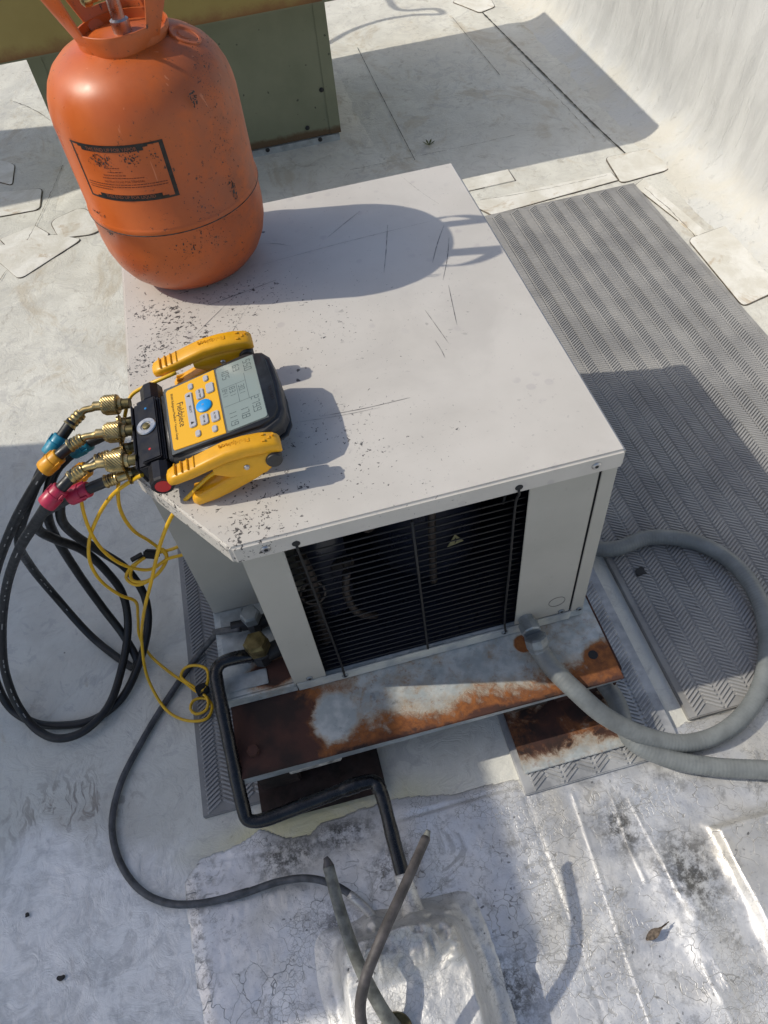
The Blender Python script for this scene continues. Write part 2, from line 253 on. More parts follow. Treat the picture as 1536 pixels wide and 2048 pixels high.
def prism(name, poly, z0, z1, mat, parent=None, bevel=0., T=None, seg=2, smooth=False):
    bm = bmesh.new(); a = [bm.verts.new((p[0], p[1], z0)) for p in poly]; b = [bm.verts.new((p[0], p[1], z1)) for p in poly]; k = len(poly)
    bm.faces.new(b); bm.faces.new(a[::-1])
    for i in range(k): bm.faces.new((a[i], a[(i + 1) % k], b[(i + 1) % k], b[i]))
    bmesh.ops.recalc_face_normals(bm, faces=bm.faces[:]); bev(bm, bevel, seg, .9 if smooth else .5); return finish(name, bm, mat, parent, smooth, T)
def rrect(x0, y0, x1, y1, r, k=5):
    out = []
    for cx, cy, a0 in ((x1 - r, y1 - r, 0), (x0 + r, y1 - r, 90), (x0 + r, y0 + r, 180), (x1 - r, y0 + r, 270)):
        for i in range(k + 1):
            a = math.radians(a0 + 90 * i / k); out.append((cx + r * math.cos(a), cy + r * math.sin(a)))
    return out
def lathe(name, prof, T, mat, parent=None, seg=24, smooth=True, knurl=0., ring=False):
    if ring: prof = list(prof) + [prof[0]]
    vs = []; fs = []; k = len(prof)
    for i in range(seg):
        a = 2 * math.pi * i / seg
        for j, (r, z) in enumerate(prof):
            rr = r * (1 + (knurl if (i + j) % 2 else 0)) if 0 < j < k - 1 else r
            vs.append(T @ Vector((rr * math.cos(a), rr * math.sin(a), z)))
    for i in range(seg):
        for j in range(k - 1): a = i * k + j; b = ((i + 1) % seg) * k + j; fs.append((a, b, b + 1, a + 1))
    if prof[0][0] > 1e-6 and not ring: fs.append(tuple(i * k for i in range(seg))[::-1])
    if prof[-1][0] > 1e-6 and not ring: fs.append(tuple(i * k + k - 1 for i in range(seg)))
    bm = bmesh.new(); bv = [bm.verts.new(v) for v in vs]
    for f in fs:
        try: bm.faces.new([bv[q] for q in f])
        except Exception: pass
    bmesh.ops.remove_doubles(bm, verts=bm.verts[:], dist=1e-6); o = finish(name, bm, mat, parent, smooth)
    if smooth and hasattr(o.data, 'set_sharp_from_angle'): o.data.set_sharp_from_angle(angle=math.radians(40))
    return o
def spline(pts, step=.006):
    P = [np.array(p, float) for p in pts]; out = []
    P = [2 * P[0] - P[1]] + P + [2 * P[-1] - P[-2]]
    for i in range(1, len(P) - 2):
        p0, p1, p2, p3 = P[i - 1:i + 3]; t0 = 0; t1 = np.linalg.norm(p1 - p0) ** .5 + 1e-6; t2 = t1 + np.linalg.norm(p2 - p1) ** .5 + 1e-6; t3 = t2 + np.linalg.norm(p3 - p2) ** .5 + 1e-6
        k = max(2, int(np.linalg.norm(p2 - p1) / step))
        for q in range(k):
            t = t1 + (t2 - t1) * q / k
            A1 = (t1 - t) / (t1 - t0) * p0 + (t - t0) / (t1 - t0) * p1; A2 = (t2 - t) / (t2 - t1) * p1 + (t - t1) / (t2 - t1) * p2; A3 = (t3 - t) / (t3 - t2) * p2 + (t - t2) / (t3 - t2) * p3
            B1 = (t2 - t) / (t2 - t0) * A1 + (t - t0) / (t2 - t0) * A2; B2 = (t3 - t) / (t3 - t1) * A2 + (t - t1) / (t3 - t1) * A3
            out.append((t2 - t) / (t2 - t1) * B1 + (t - t1) / (t2 - t1) * B2)
    out.append(P[-2]); return np.array(out)
def frames(path):
    T = np.gradient(path, axis=0); T /= np.linalg.norm(T, axis=1)[:, None] + 1e-12; n0 = np.cross(T[0], [0, 0, 1.])
    if np.linalg.norm(n0) < 1e-3: n0 = np.cross(T[0], [1., 0, 0])
    n0 /= np.linalg.norm(n0); out = []
    for t in T:
        n0 = n0 - t * (n0 @ t); n0 /= np.linalg.norm(n0); out.append((n0.copy(), np.cross(t, n0)))
    return T, out
def tube(name, pts, r, mat, parent=None, seg=12, step=.006, rf=None, raw=False, cap=True):
    path = np.array([list(p) for p in pts], float) if raw else spline(pts, step); T, fr = frames(path); vs = []; fs = []
    ang = np.arange(seg) * 2 * np.pi / seg; L = np.concatenate([[0], np.cumsum(np.linalg.norm(np.diff(path, axis=0), axis=1))])
    for i, p in enumerate(path):
        rr = rf(L[i], L[-1]) if rf else r; a, b = fr[i]
        vs.extend(p + rr * (np.cos(t) * a + np.sin(t) * b) for t in ang)
    k = len(path)
    for i in range(k - 1):
        for j in range(seg): fs.append((i * seg + j, i * seg + (j + 1) % seg, (i + 1) * seg + (j + 1) % seg, (i + 1) * seg + j))
    if cap: fs.append(tuple(range(seg))[::-1]); fs.append(tuple((k - 1) * seg + j for j in range(seg)))
    o = mesh(name, vs, fs, mat, parent, True)
    if cap: o.data.polygons[-1].use_smooth = False; o.data.polygons[-2].use_smooth = False
    return o
def axis(p, d, up=None):                                            # matrix with +Z along d at p
    z = Vector(d).normalized(); x = (Vector(up) if up else (Vector((0, 0, 1)) if abs(z.z) < .9 else Vector((1, 0, 0)))).cross(z).normalized(); y = z.cross(x)
    m = Matrix((x, y, z)).transposed().to_4x4(); m.translation = Vector(p); return m
def sweep(name, st, mat, parent=None, T=None, k=4, seg=16, e=.55):   # st: (u, v, w, half_v, half_w) stations along u -> superellipse sections
    vs = []; fs = []
    for (u, v, w_, hv, hw) in st:
        for j in range(seg):
            a = 2 * math.pi * j / seg; ca, sa = math.cos(a), math.sin(a)
            vs.append(Vector((u, v + hv * math.copysign(abs(ca) ** e, ca), w_ + hw * math.copysign(abs(sa) ** e, sa))))
    n_ = len(st)
    for i in range(n_ - 1):
        for j in range(seg): fs.append((i * seg + j, i * seg + (j + 1) % seg, (i + 1) * seg + (j + 1) % seg, (i + 1) * seg + j))
    fs.append(tuple(range(seg))[::-1]); fs.append(tuple((n_ - 1) * seg + j for j in range(seg)))
    if T is not None: vs = [T @ v for v in vs]
    o = mesh(name, vs, fs, mat, parent, True)
    bm = bmesh.new(); bm.from_mesh(o.data); bmesh.ops.recalc_face_normals(bm, faces=bm.faces[:]); bm.to_mesh(o.data); bm.free()
    if hasattr(o.data, 'set_sharp_from_angle'): o.data.set_sharp_from_angle(angle=math.radians(55))
    return o
def text(name, body, size, T, mat, parent=None, fn=None, ex=.0001, align='CENTER', sx=1.):
    cu = bpy.data.curves.new('t', 'FONT'); cu.body = body; cu.size = size; cu.align_x = align; cu.align_y = 'CENTER'; cu.extrude = ex; cu.resolution_u = 2
    ob = bpy.data.objects.new('t', cu); COL.objects.link(ob); dg = bpy.context.evaluated_depsgraph_get()
    me = bpy.data.meshes.new_from_object(ob.evaluated_get(dg)); bpy.data.objects.remove(ob); me.materials.clear(); me.name = name
    for v in me.vertices:
        q = Vector((v.co.x * sx, v.co.y, v.co.z)); v.co = fn(q) if fn else T @ q
    return link(name, me, mat, parent)
# smooth value noise on arrays
def vnoise(x, y, seed=0):
    xi = np.floor(x).astype(np.int64); yi = np.floor(y).astype(np.int64); fx = x - xi; fy = y - yi; fx = fx * fx * (3 - 2 * fx); fy = fy * fy * (3 - 2 * fy)
    def h(a, b):
        q = (a * 374761393 + b * 668265263 + seed * 1442695041) & 0xffffffff; q = ((q ^ (q >> 13)) * 1274126177) & 0xffffffff; return ((q ^ (q >> 16)) & 0xffff) / 65535.
    return (h(xi, yi) * (1 - fx) + h(xi + 1, yi) * fx) * (1 - fy) + (h(xi, yi + 1) * (1 - fx) + h(xi + 1, yi + 1) * fx) * fy
def fbm(x, y, s, o=4, seed=0):
    r = 0; a = .5
    for i in range(o): r = r + a * (vnoise(x * s, y * s, seed + i) - .5); s *= 2.03; a *= .5
    return r
def sstep(a, b, x): t = np.clip((x - a) / (b - a), 0, 1); return t * t * (3 - 2 * t)
def segdist(X, Y, a, b):
    ax, ay = a; bx, by = b; dx, dy = bx - ax, by - ay; t = np.clip(((X - ax) * dx + (Y - ay) * dy) / (dx * dx + dy * dy), 0, 1); return np.hypot(X - ax - t * dx, Y - ay - t * dy)
def hfield(name, x0, x1, y0, y1, st, fz, mat, parent=None, drop=None):
    nx = int((x1 - x0) / st) + 1; ny = int((y1 - y0) / st) + 1; X, Y = np.meshgrid(np.linspace(x0, x1, nx), np.linspace(y0, y1, ny)); Z = fz(X, Y)
    vs = np.stack([X.ravel(), Y.ravel(), Z.ravel()], 1); i = np.arange((nx - 1) * (ny - 1)); r = i // (nx - 1); c_ = i % (nx - 1); a = r * nx + c_
    f = np.stack([a, a + 1, a + nx + 1, a + nx], 1)
    if drop is not None: zz = Z.ravel(); f = f[(zz[f] > drop).any(1)]
    me = bpy.data.meshes.new(name); me.vertices.add(len(vs)); me.vertices.foreach_set('co', vs.ravel()); me.loops.add(f.size); me.loops.foreach_set('vertex_index', f.ravel().astype(np.int32)); me.polygons.add(len(f)); me.polygons.foreach_set('loop_start', np.arange(0, f.size, 4, dtype=np.int32)); me.polygons.foreach_set('loop_total', np.full(len(f), 4, np.int32)); me.update(); me.validate()
    return link(name, me, mat, parent, True)

# ================================================================== SETTING
# roof: fine relief near the camera, flat beyond
def roofz(X, Y): return .0035 * fbm(X, Y, 5, 4, 3) + .0018 * fbm(X, Y, 28, 3, 9)
roof = struct(mesh('roof', [(-14, -10, -.004), (3, -10, -.004), (3, 16, -.004), (-14, 16, -.004)], [(0, 1, 2, 3)], 'white_coating'))
hfield('coating', -1.6, 1.75, -.95, 4.2, .014, lambda X, Y: roofz(X, Y) * sstep(0, .1, np.minimum(np.minimum(X + 1.6, 1.75 - X), np.minimum(Y + .95, 4.2 - Y))), 'white_coating', roof)
# silver coating with seams, buckles and the raised slab at the right
YB = [(-.2, -.30)] + [tuple(G(u, v)[:2]) for u, v in ((400, 1712), (480, 1690), (520, 1658), (570, 1672), (620, 1668), (650, 1645), (700, 1630), (760, 1603), (850, 1592), (900, 1590), (960, 1572), (1040, 1560))] + [(.43, -.2), (.66, -.2), (.70, -.17), (2., -.17)]
bx_, by_ = [p[0] for p in YB], [p[1] for p in YB]
slabA, slabB, slabC = [tuple(G(u, v)[:2]) for u, v in ((1425, 1662), (1600, 1612), (1580, 1965))]
seams = [[tuple(G(u, v)[:2]) for u, v in q] for q in (((1145, 1590), (1225, 1835), (1305, 2060)), ((1225, 1600), (1260, 1700), (1290, 1765)), ((1258, 1600), (1310, 1700), (1358, 1795)), ((1405, 1935), (1470, 2060)), ((1420, 1918), (1510, 2060)))]
grv = [[tuple(G(u, v)[:2]) for u, v in q] for q in (((1052, 1598), (1100, 1740), (1140, 1850), (1215, 2060)), ((385, 1730), (620, 1690), (1040, 1570)))]
def line(X, Y, L): return np.min([segdist(X, Y, L[i], L[i + 1]) for i in range(len(L) - 1)], axis=0)
bk = [tuple(G(u, v)[:2]) for u, v in ((1330, 1740), (1385, 1830), (1440, 1980))]
def silver(X, Y):
    yb = np.interp(X, bx_, by_); sd = np.minimum(yb - Y, X + .118 + .02 * fbm(X, Y, 9, 2, 5)) + .014 * fbm(X, Y, 30, 4, 11) + .012 * fbm(X, Y, 9, 2, 17)
    z = .0024 + .004 * fbm(X, Y, 6, 3, 21) + .0014 * fbm(X, Y, 34, 3, 31) + .0009 * fbm(X, Y, 110, 2, 41)
    for q in seams: z = z + .0016 * np.exp(-(line(X, Y, q) / .0022) ** 2)
    for q in grv: z = z - .0022 * np.exp(-(line(X, Y, q) / .003) ** 2)
    d = line(X, Y, bk); z = z + .008 * np.exp(-(d / .03) ** 2) * (1 + 1.5 * fbm(X, Y, 22, 3, 51))
    # slab: inside when below line A-B and right of line A-C
    def side(p, q): return ((q[0] - p[0]) * (Y - p[1]) - (q[1] - p[1]) * (X - p[0])) / math.hypot(q[0] - p[0], q[1] - p[1])
    s = np.minimum(-side(slabA, slabB), side(slabA, slabC)) + .004 * fbm(X, Y, 40, 3, 61); z = z + .016 * sstep(-.008, .006, s) + .005 * np.exp(-((s + .004) / .010) ** 2) * (1 + 2 * fbm(X, Y, 30, 3, 71))
    z = np.maximum(z, .0015); return np.where(sd > 0, z * sstep(0, .02, sd) + .0012 * sstep(0, .002, sd), -.004)
silver_o = struct(hfield('silver_coating', -.16, 1.15, -.86, -.12, .0027, silver, 'silver_coating', None, -.003))

# roof seams, cap strips and patches
def patch(pts, z=.0052, r=.0, th=.003, edge=.0014, name='membrane_patch', mat='patch_membrane'):
    P = [G(u, v)[:2] if len(p) == 2 and max(abs(u), abs(v)) > 20 else (u, v) for p in pts for u, v in [p]]
    P = [Vector(p) for p in P]; k = len(P); out = []
    for i in range(k):
        a, b, c_ = P[i - 1], P[i], P[(i + 1) % k]; d1 = (a - b); d2 = (c_ - b); rr = min(r, d1.length / 2, d2.length / 2); s_, t_ = b + d1.normalized() * rr, b + d2.normalized() * rr
        out += [tuple(s_ * (1 - q) ** 2 + b * 2 * q * (1 - q) + t_ * q * q) for q in (0, .25, .5, .75, 1)] if r else [tuple(b)]
    cx = sum(p[0] for p in out) / len(out); cy = sum(p[1] for p in out) / len(out); big_ = []
    for p in out:
        d = Vector((p[0] - cx, p[1] - cy)); d = d * (1 + edge * (1 + .8 * random.random()) / d.length); big_.append((cx + d.x, cy + d.y))
    top = .0030 + .16 * z; out = [(p[0] + random.uniform(-.0012, .0012), p[1] + random.uniform(-.0012, .0012)) for p in out]; prism('dirt_shade_edge', big_, -.003, top - .0008, 'dirt_shade_line', roof); return prism(name, out, -.003, top, mat, roof, .0005)  # wider dark sheet: dirty outline plus painted contact shade round the patch
patch(((1210, 317), (1310, 297), (1340, 340), (1242, 368)), .006, .02)
patch(((1376, 480), (1470, 447), (1580, 570), (1485, 615)), .006, .02)
patch(((905, 5), (960, 27), (990, 15), (965, -30)), .006, .015)
patch(((1268, 374), (1286, 360), (1412, 466), (1395, 473)), .0035)                     # seam strip between the patches
patch(((935, 408), (1222, 347), (1236, 362), (985, 432)), .0032)                         # strip at the head of the pad
patch(((-60, 392), (85, 378), (80, 420), (-60, 445)), .005, .02)
patch(((-30, 500), (40, 560), (165, 480), (110, 470)), .0042, .02)
patch(((100, 445), (165, 415), (215, 450), (190, 470), (120, 478)), .0062, .03)
patch(((1476, 470), (1540, 455), (1560, 475), (1495, 490)), .004)
for L_, wd in ((((962, 22), (1010, 70), (1120, 180), (1185, 245), (1250, 306)), .006), (((1480, 480), (1536, 462)), .003), (((715, 95), (760, 185), (830, 320)), .002), (((905, 35), (950, 90), (1000, 150)), .0016)):
    ps = spline([G(u, v, .003) for u, v in L_], .012); T_, fr = frames(ps); vs_ = []; fs_ = []
    for i, p in enumerate(ps):
        wv_ = wd * (.5 + .9 * random.random()); vs_ += [p + fr[i][0] * wv_ * .5, p - fr[i][0] * wv_ * .5]
    fs_ = [(2 * i, 2 * i + 1, 2 * i + 3, 2 * i + 2) for i in range(len(ps) - 1)]
    mesh('seam', vs_, fs_, 'tar', roof)

patch(((-80, 300), (30, 330), (25, 372), (-80, 345)), .004, .02); patch(((0, 480), (70, 452), (100, 470), (40, 520)), .0035, .01); patch(((840, 380), (1015, 340), (1030, 362), (930, 385)), .003); patch(((1150, 55), (1185, 50), (1225, 95), (1190, 100)), .003, .01)
for L_, wd in ((((0, 560), (60, 470), (95, 400), (125, 330)), .0022), (((245, 150), (180, 90), (150, 40)), .002), (((700, 340), (930, 292), (1030, 270)), .0016), (((1040, 120), (1110, 190), (1190, 275)), .0016), (((1290, 375), (1380, 460), (1450, 560)), .0022), (((960, 400), (1080, 380), (1215, 350)), .0018), (((20, 200), (60, 215), (100, 240)), .003)):
    ps = spline([G(u, v, .0036) for u, v in L_], .012); T_, fr = frames(ps); vs_ = []
    for i, p in enumerate(ps):
        wv_ = wd * (.15 + 1.1 * random.random()); jt = fr[i][0] * random.uniform(-.002, .002); vs_ += [p + jt + fr[i][0] * wv_ * .5, p + jt - fr[i][0] * wv_ * .5]
    mesh('seam', vs_, [(2 * i, 2 * i + 1, 2 * i + 3, 2 * i + 2) for i in range(len(ps) - 1)], 'dirt_shade_line', roof)

# parapet with coved base
def parapet():
    prof = [(1.42, -.004), (1.45, .0005), (1.48, .006), (1.505, .016), (1.53, .032), (1.552, .058), (1.568, .095), (1.578, .15), (1.585, .25), (1.60, .6), (1.61, 1.05), (1.63, 1.09), (1.95, 1.10), (1.97, 1.05), (1.97, -.004)]
    fine = []
    for i in range(len(prof) - 1):
        (a, b), (c_, d) = prof[i], prof[i + 1]; k = max(1, int(math.hypot(c_ - a, d - b) / .018)) if i < 10 else 1
        fine += [(a + (c_ - a) * q / k, b + (d - b) * q / k) for q in range(k)]
    fine.append(prof[-1]); ys = np.concatenate([[-6, -3, -1], np.arange(0, 5, .022), [6, 9, 14]]); vs = []; fs = []; k = len(fine)
    A = np.array(fine); Yg, Jg = np.meshgrid(ys, np.arange(k), indexing='ij'); dx = .012 * fbm(Yg, A[Jg, 1], 6, 4, 81) + .008 * fbm(Yg * 3, A[Jg, 1] * .6, 9, 3, 91)
    fade = sstep(0, .03, A[Jg, 1]) * sstep(1.06, .95, A[Jg, 1]) * (Jg < k - 2)
    for i, y in enumerate(ys):
        for j in range(k): vs.append((A[j, 0] + dx[i, j] * fade[i, j], y, A[j, 1] + (.3 * dx[i, j] * (A[j, 1] < .1) if j else 0)))
    for i in range(len(ys) - 1):
        for j in range(k - 1): fs.append((i * k + j, (i + 1) * k + j, (i + 1) * k + j + 1, i * k + j + 1))
    o = mesh('parapet_wall', vs, fs, 'parapet_coating', None, True); return tag(o, 'white coated parapet wall with drip streaks and curved base along the roof edge', 'wall')
parapet()

# walkway pads: slab + herringbone ribs (thousands: one joined part)
def pad(name, label, x0, y0, x1, y1, mat='pad_rubber', colw=.0268, pitch=.0076, z=.0095, group=None):
    t = thing(name, label, 'floor pad', ((x0 + x1) / 2, (y0 + y1) / 2, 0)); box('slab', (x0, y0, -.002), (x1, y1, z), mat, t, .0015)
    vs = []; fs = []; nc = int((x1 - x0 - .004) / colw); off = x0 + ((x1 - x0) - nc * colw) / 2; hw = .0013; bw = .0026; h = .0027
    for c_ in range(nc):
        s = 1 if c_ % 2 == 0 else -1; xa, xb = off + c_ * colw + .001, off + (c_ + 1) * colw - .001; dy = colw * .62 * s
        y = y0 + .004
        while y < y1 - .004:
            a = np.array([xa, y - dy / 2]); b = np.array([xb, y + dy / 2]); d = (b - a) / np.linalg.norm(b - a); q = np.array([-d[1], d[0]])
            if min(a[1], b[1]) > y0 + .001 and max(a[1], b[1]) < y1 - .001:
                k = len(vs)
                for p, s2 in ((a, 1), (b, -1)):
                    vs += [(*(p - q * bw), z - .0005), (*(p + q * bw), z - .0005), (*(p + q * hw + d * .002 * s2), z + h), (*(p - q * hw + d * .002 * s2), z + h)]
                fs += [(k + 3, k + 2, k + 6, k + 7), (k, k + 3, k + 7, k + 4), (k + 2, k + 1, k + 5, k + 6), (k + 1, k + 2, k + 3, k), (k + 5, k + 4, k + 7, k + 6)]
            y += pitch
    o = mesh('rib', vs, fs, mat, t); o['kind'] = 'stuff'; return t
pad('walkway_pad', 'large grey herringbone walkway pad beside the condensing unit, under the looped conduit', .727, -.172, 1.338, 1.345)
pad('walkway_pad', 'narrow strip of grey herringbone pad showing along the unit side with the valves', -.083, -.112, .20, .90, z=.009)
pad('walkway_pad', 'silver smeared herringbone pad under the rusty foot plate and conduit', .426, -.216, .697, .45, 'pad_silvered', z=.009)

# ================================================================== STAND
st = thing('mounting_stand', 'rusted galvanised steel stand with wide front rail carrying the condensing unit', 'stand', (.31, .2, 0))
def rail(name, y0, y1, lipy, mat='rail_steel'):
    o = prism(name, [(.006, y0), (.617, y0 - .006), (.617, y1), (.006, y1)], .1215, .1250, mat, st, .0012)
    box('rail_lip', (.0065, lipy, .100), (.6165, lipy + .0035, .1212), 'galvanised' if lipy < y0 + .02 else mat, o); return o
r1 = rail('front_rail', -.112, .062, -.1115); box('rail_lip', (.0065, .058, .100), (.6165, .0615, .1212), 'rust_dark', r1)
r2 = rail('rear_rail', .54, .70, .5405)
lathe('bolt_hole', [(.0, 0), (.0078, 0), (.0078, .0004)], Matrix.Translation((.586, -.068, .1251)), 'void_black', r1, 16)
lathe('bolt', [(0, .009), (.009, .009), (.010, .006), (.010, 0)], Matrix.Translation((.032, -.075, .1251)), 'rust_dark', r1, 6, False)
prism('foot_plate', [(.436, -.186), (.634, -.186), (.640, .35), (.438, .35)], .0128, .0158, 'plate_steel', st, .0008)
prism('foot_plate', [(.012, -.150), (.215, -.152), (.215, .35), (.012, .35)], .0128, .0158, 'rust_shade_black', st, .0008)
for x0, x1, y0, y1 in ((.452, .515, -.085, .05), (.525, .604, -.088, .06), (.02, .085, -.10, .05), (.10, .20, -.075, .05), (.03, .18, .56, .68), (.46, .6, .56, .68)):
    box('support_block', (x0, y0, .0160), (x1, y1, .0998), 'rust_dark' if x0 == .525 else 'rust_shade_black' if x0 < .2 else 'wood_dark', st, .003)
box('steel_angle', (.6185, -.10, .055), (.6225, .28, .118), 'rust_dark', st, .001)
prism('peeling_flake', [(.075, -.1015), (.155, -.1015), (.158, -.0985), (.07, -.0985)], .062, .094, 'peeling_white', st)

# ================================================================== CONDENSING UNIT
cu = thing('condensing_unit', 'beige sheet metal condensing unit with wire grille front standing on rusty rails', 'condensing unit', (.3, .36, .125))
base = prism('base_pan', [(.001, .008), (.599, .004), (.599, .716), (.001, .716)], .1265, .1490, 'pan_steel', cu, .002)
lidpoly = [(.107, 0), (.6, 0), (.6, .723), (0, .723), (0, .155)]
lid = prism('lid', lidpoly, .507, .54, 'lid_paint', cu, .0035, seg=3)
# wall panels
box('front_strip_panel', (.1140, .0045, .1500), (.1660, .0065, .5068), 'panel_paint_shaded', cu, .0008)
box('strip_return_panel', (.1142, .0068, .1500), (.1160, .168, .5068), 'panel_paint_shaded', cu)
box('front_right_panel', (.4790, .0045, .1520), (.5715, .0065, .5068), 'panel_paint_shaded', cu, .0008)
box('corner_panel', (.5750, .0045, .1440), (.5962, .0065, .5068), 'panel_paint_shaded', cu, .0008)
box('right_side_panel', (.5945, .0068, .1500), (.5962, .716, .5068), 'panel_paint_shaded', cu)
box('valve_recess_panel', (.0030, .1695, .1500), (.1650, .1715, .5068), 'panel_paint_shaded', cu)
box('left_side_panel', (.0030, .1718, .1500), (.0050, .716, .5068), 'panel_paint_shaded', cu)
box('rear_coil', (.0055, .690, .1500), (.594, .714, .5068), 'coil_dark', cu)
box('panel_gap', (.5713, .0075, .150), (.5752, .0090, .5066), 'void_black', cu)
fl_ = box('front_flange', (.118, .0025, .1270), (.5750, .0044, .1515), 'galvanised', cu, .0008)
fm = N('flange_paint', rough=.5); c = fm.mix(fm.mr(fm.noise(14, 5, .6), .35, .6), (.33, .35, .36), (.55, .55, .50)); fm.set('Base Color', fm.mix(fm.mr(fm.noise(30, 5, .7), .6, .7, 0, .7), c, (.25, .24, .17))); M['flange_paint'] = fm.m; fl_.data.materials[0] = fm.m
pf = prism('pan_flange', [(.000, .0055), (.1165, .0040), (.1165, .0075), (.000, .0080)], .1270, .1495, 'pan_steel', cu, .0005)
# inside: back plate, compressor, pipes, fan, sticker
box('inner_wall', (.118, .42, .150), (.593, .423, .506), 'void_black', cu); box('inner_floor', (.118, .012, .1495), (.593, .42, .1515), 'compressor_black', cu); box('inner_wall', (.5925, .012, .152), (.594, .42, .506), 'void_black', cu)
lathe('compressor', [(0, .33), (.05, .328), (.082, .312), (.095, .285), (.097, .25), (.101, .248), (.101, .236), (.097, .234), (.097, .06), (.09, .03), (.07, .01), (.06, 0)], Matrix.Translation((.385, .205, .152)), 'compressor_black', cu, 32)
lathe('accumulator', [(0, .24), (.02, .236), (.036, .215), (.038, .19), (.038, .05), (.03, .02), (0, .012)], Matrix.Translation((.205, .12, .16)), 'compressor_black', cu, 24)
tube('copper_pipe', [(.205, .10, .38), (.208, .085, .43), (.222, .075, .452), (.25, .072, .455), (.272, .075, .44), (.278, .08, .405), (.30, .11, .39)], .0075, 'copper_dull', cu, 10)
tube('copper_pipe', [(.18, .05, .42), (.185, .05, .36), (.182, .05, .30), (.178, .06, .16)], .008, 'copper_dull', cu, 10)
tube('copper_pipe', [(.375, .075, .50), (.372, .08, .43), (.368, .075, .36), (.365, .07, .24)], .006, 'copper_dull', cu, 10)
tube('copper_pipe', [(.235, .06, .34), (.228, .05, .30), (.235, .045, .255), (.25, .05, .225), (.265, .06, .20)], .006, 'copper_dull', cu, 10)
tube('wire', [(.30, .1, .47), (.36, .07, .462), (.44, .06, .475), (.47, .06, .45), (.468, .06, .41)], .0022, 'black_metal', cu, 8)
lathe('pipe_clip', [(.016, 0), (.019, 0), (.019, .004), (.016, .004)], axis((.182, .045, .335), (0, -1, .5)), 'copper_dull', cu, 18, ring=True)
lathe('fitting', [(0, .03), (.010, .03), (.010, .018), (.014, .018), (.014, 0), (.008, 0), (.008, -.02)], axis((.383, .105, .405), (.8, -.3, .2)), 'copper_dull', cu, 6, False)
lathe('fitting', [(0, .03), (.008, .03), (.008, .018), (.012, .018), (.012, 0), (.007, 0), (.007, -.02)], axis((.22, .09, .325), (.8, -.3, .2)), 'copper_dull', cu, 6, False)
sp_ = Vector((.412, .106, .282)); wt = axis(sp_, (.15, -1, .05), (0, 0, 1))
k3 = [Vector((0, .014, 0)), Vector((-.014, -.010, 0)), Vector((.014, -.010, 0))]
mesh('warning_sticker', [wt @ p for p in k3] + [wt @ (p + Vector((0, 0, -.001))) for p in k3], [(0, 1, 2), (3, 5, 4), (0, 3, 4, 1), (1, 4, 5, 2), (2, 5, 3, 0)], 'sticker_yellow', cu)
mesh('warning_bolt', [wt @ (Vector(p) + Vector((0, 0, .0006))) for p in ((.001, .008, 0), (-.004, .0, 0), (-.0005, 0, 0), (-.002, -.009, 0), (.004, .002, 0), (.0008, .002, 0))], [(0, 1, 2, 5), (2, 3, 4, 5)], 'print_black', cu)
# grille: horizontal wires + three uprights hooked into the lid skirt
gz = np.linspace(.492, .160, 25); gz = [.482 - .322 * (i / 23) for i in range(24)]
for i, z in enumerate(gz): tube('grille_wire', [(.150 if i > 2 else .160, .0105, z), (.4815, .0105, z)], .00125, 'grille_black', cu, 6, raw=True)
for xa, za, xb, zb, hook in ((.183, .516, .194, .147, 1), (.327, .497, .3335, .146, 0), (.4625, .516, .462, .150, 1)):
    P_ = [(xa, .003 if hook else .006, za), (xa, -.003 if hook else .006, za - .006), (xa, .004, za - .022), ((xa + xb) / 2, .006, (za + zb) / 2), (xb, .005, zb + .012), (xb, -.002, zb)] if hook else [(xa, .0065, za), (xb, .0045, zb)]
    tube('grille_upright', P_, .0018, 'grille_black', cu, 8, raw=not hook, step=.02)
def screw(p, d, r=.0048, par=cu, mat='steel'):
    o = lathe('screw', [(0, .0022), (r * .8, .0020), (r, .0008), (r, 0)], axis(p, d), mat, par, 14); lathe('screw_slot', [(0, .0001), (r * .45, .0001), (r * .45, -.001)], axis(Vector(p) + Vector(d) * .0022, d), 'void_black', o, 6, False); return o
for x in (.147, .562): screw((x, -.0001, .524), (0, -1, 0), .006)
for x in (.183, .4625): lathe('hook_hole', [(0, .0003), (.0052, .0003), (.0052, 0)], axis((x, -.00015, .5195), (0, -1, 0)), 'void_black', cu, 16)
for p in ((.195, .0022, .139), (.462, .0022, .141), (.140, .0042, .158), (.558, .0042, .158), (.590, .0042, .150)): screw(p, (0, -1, 0), .0055, mat='zinc_grey')
lathe('knockout', [(.0130, 0), (.0130, .0004), (.0138, .0004), (.0138, 0)], axis((.547, .0044, .193), (0, -1, 0)), 'scratch_dark', cu, 28, ring=True)
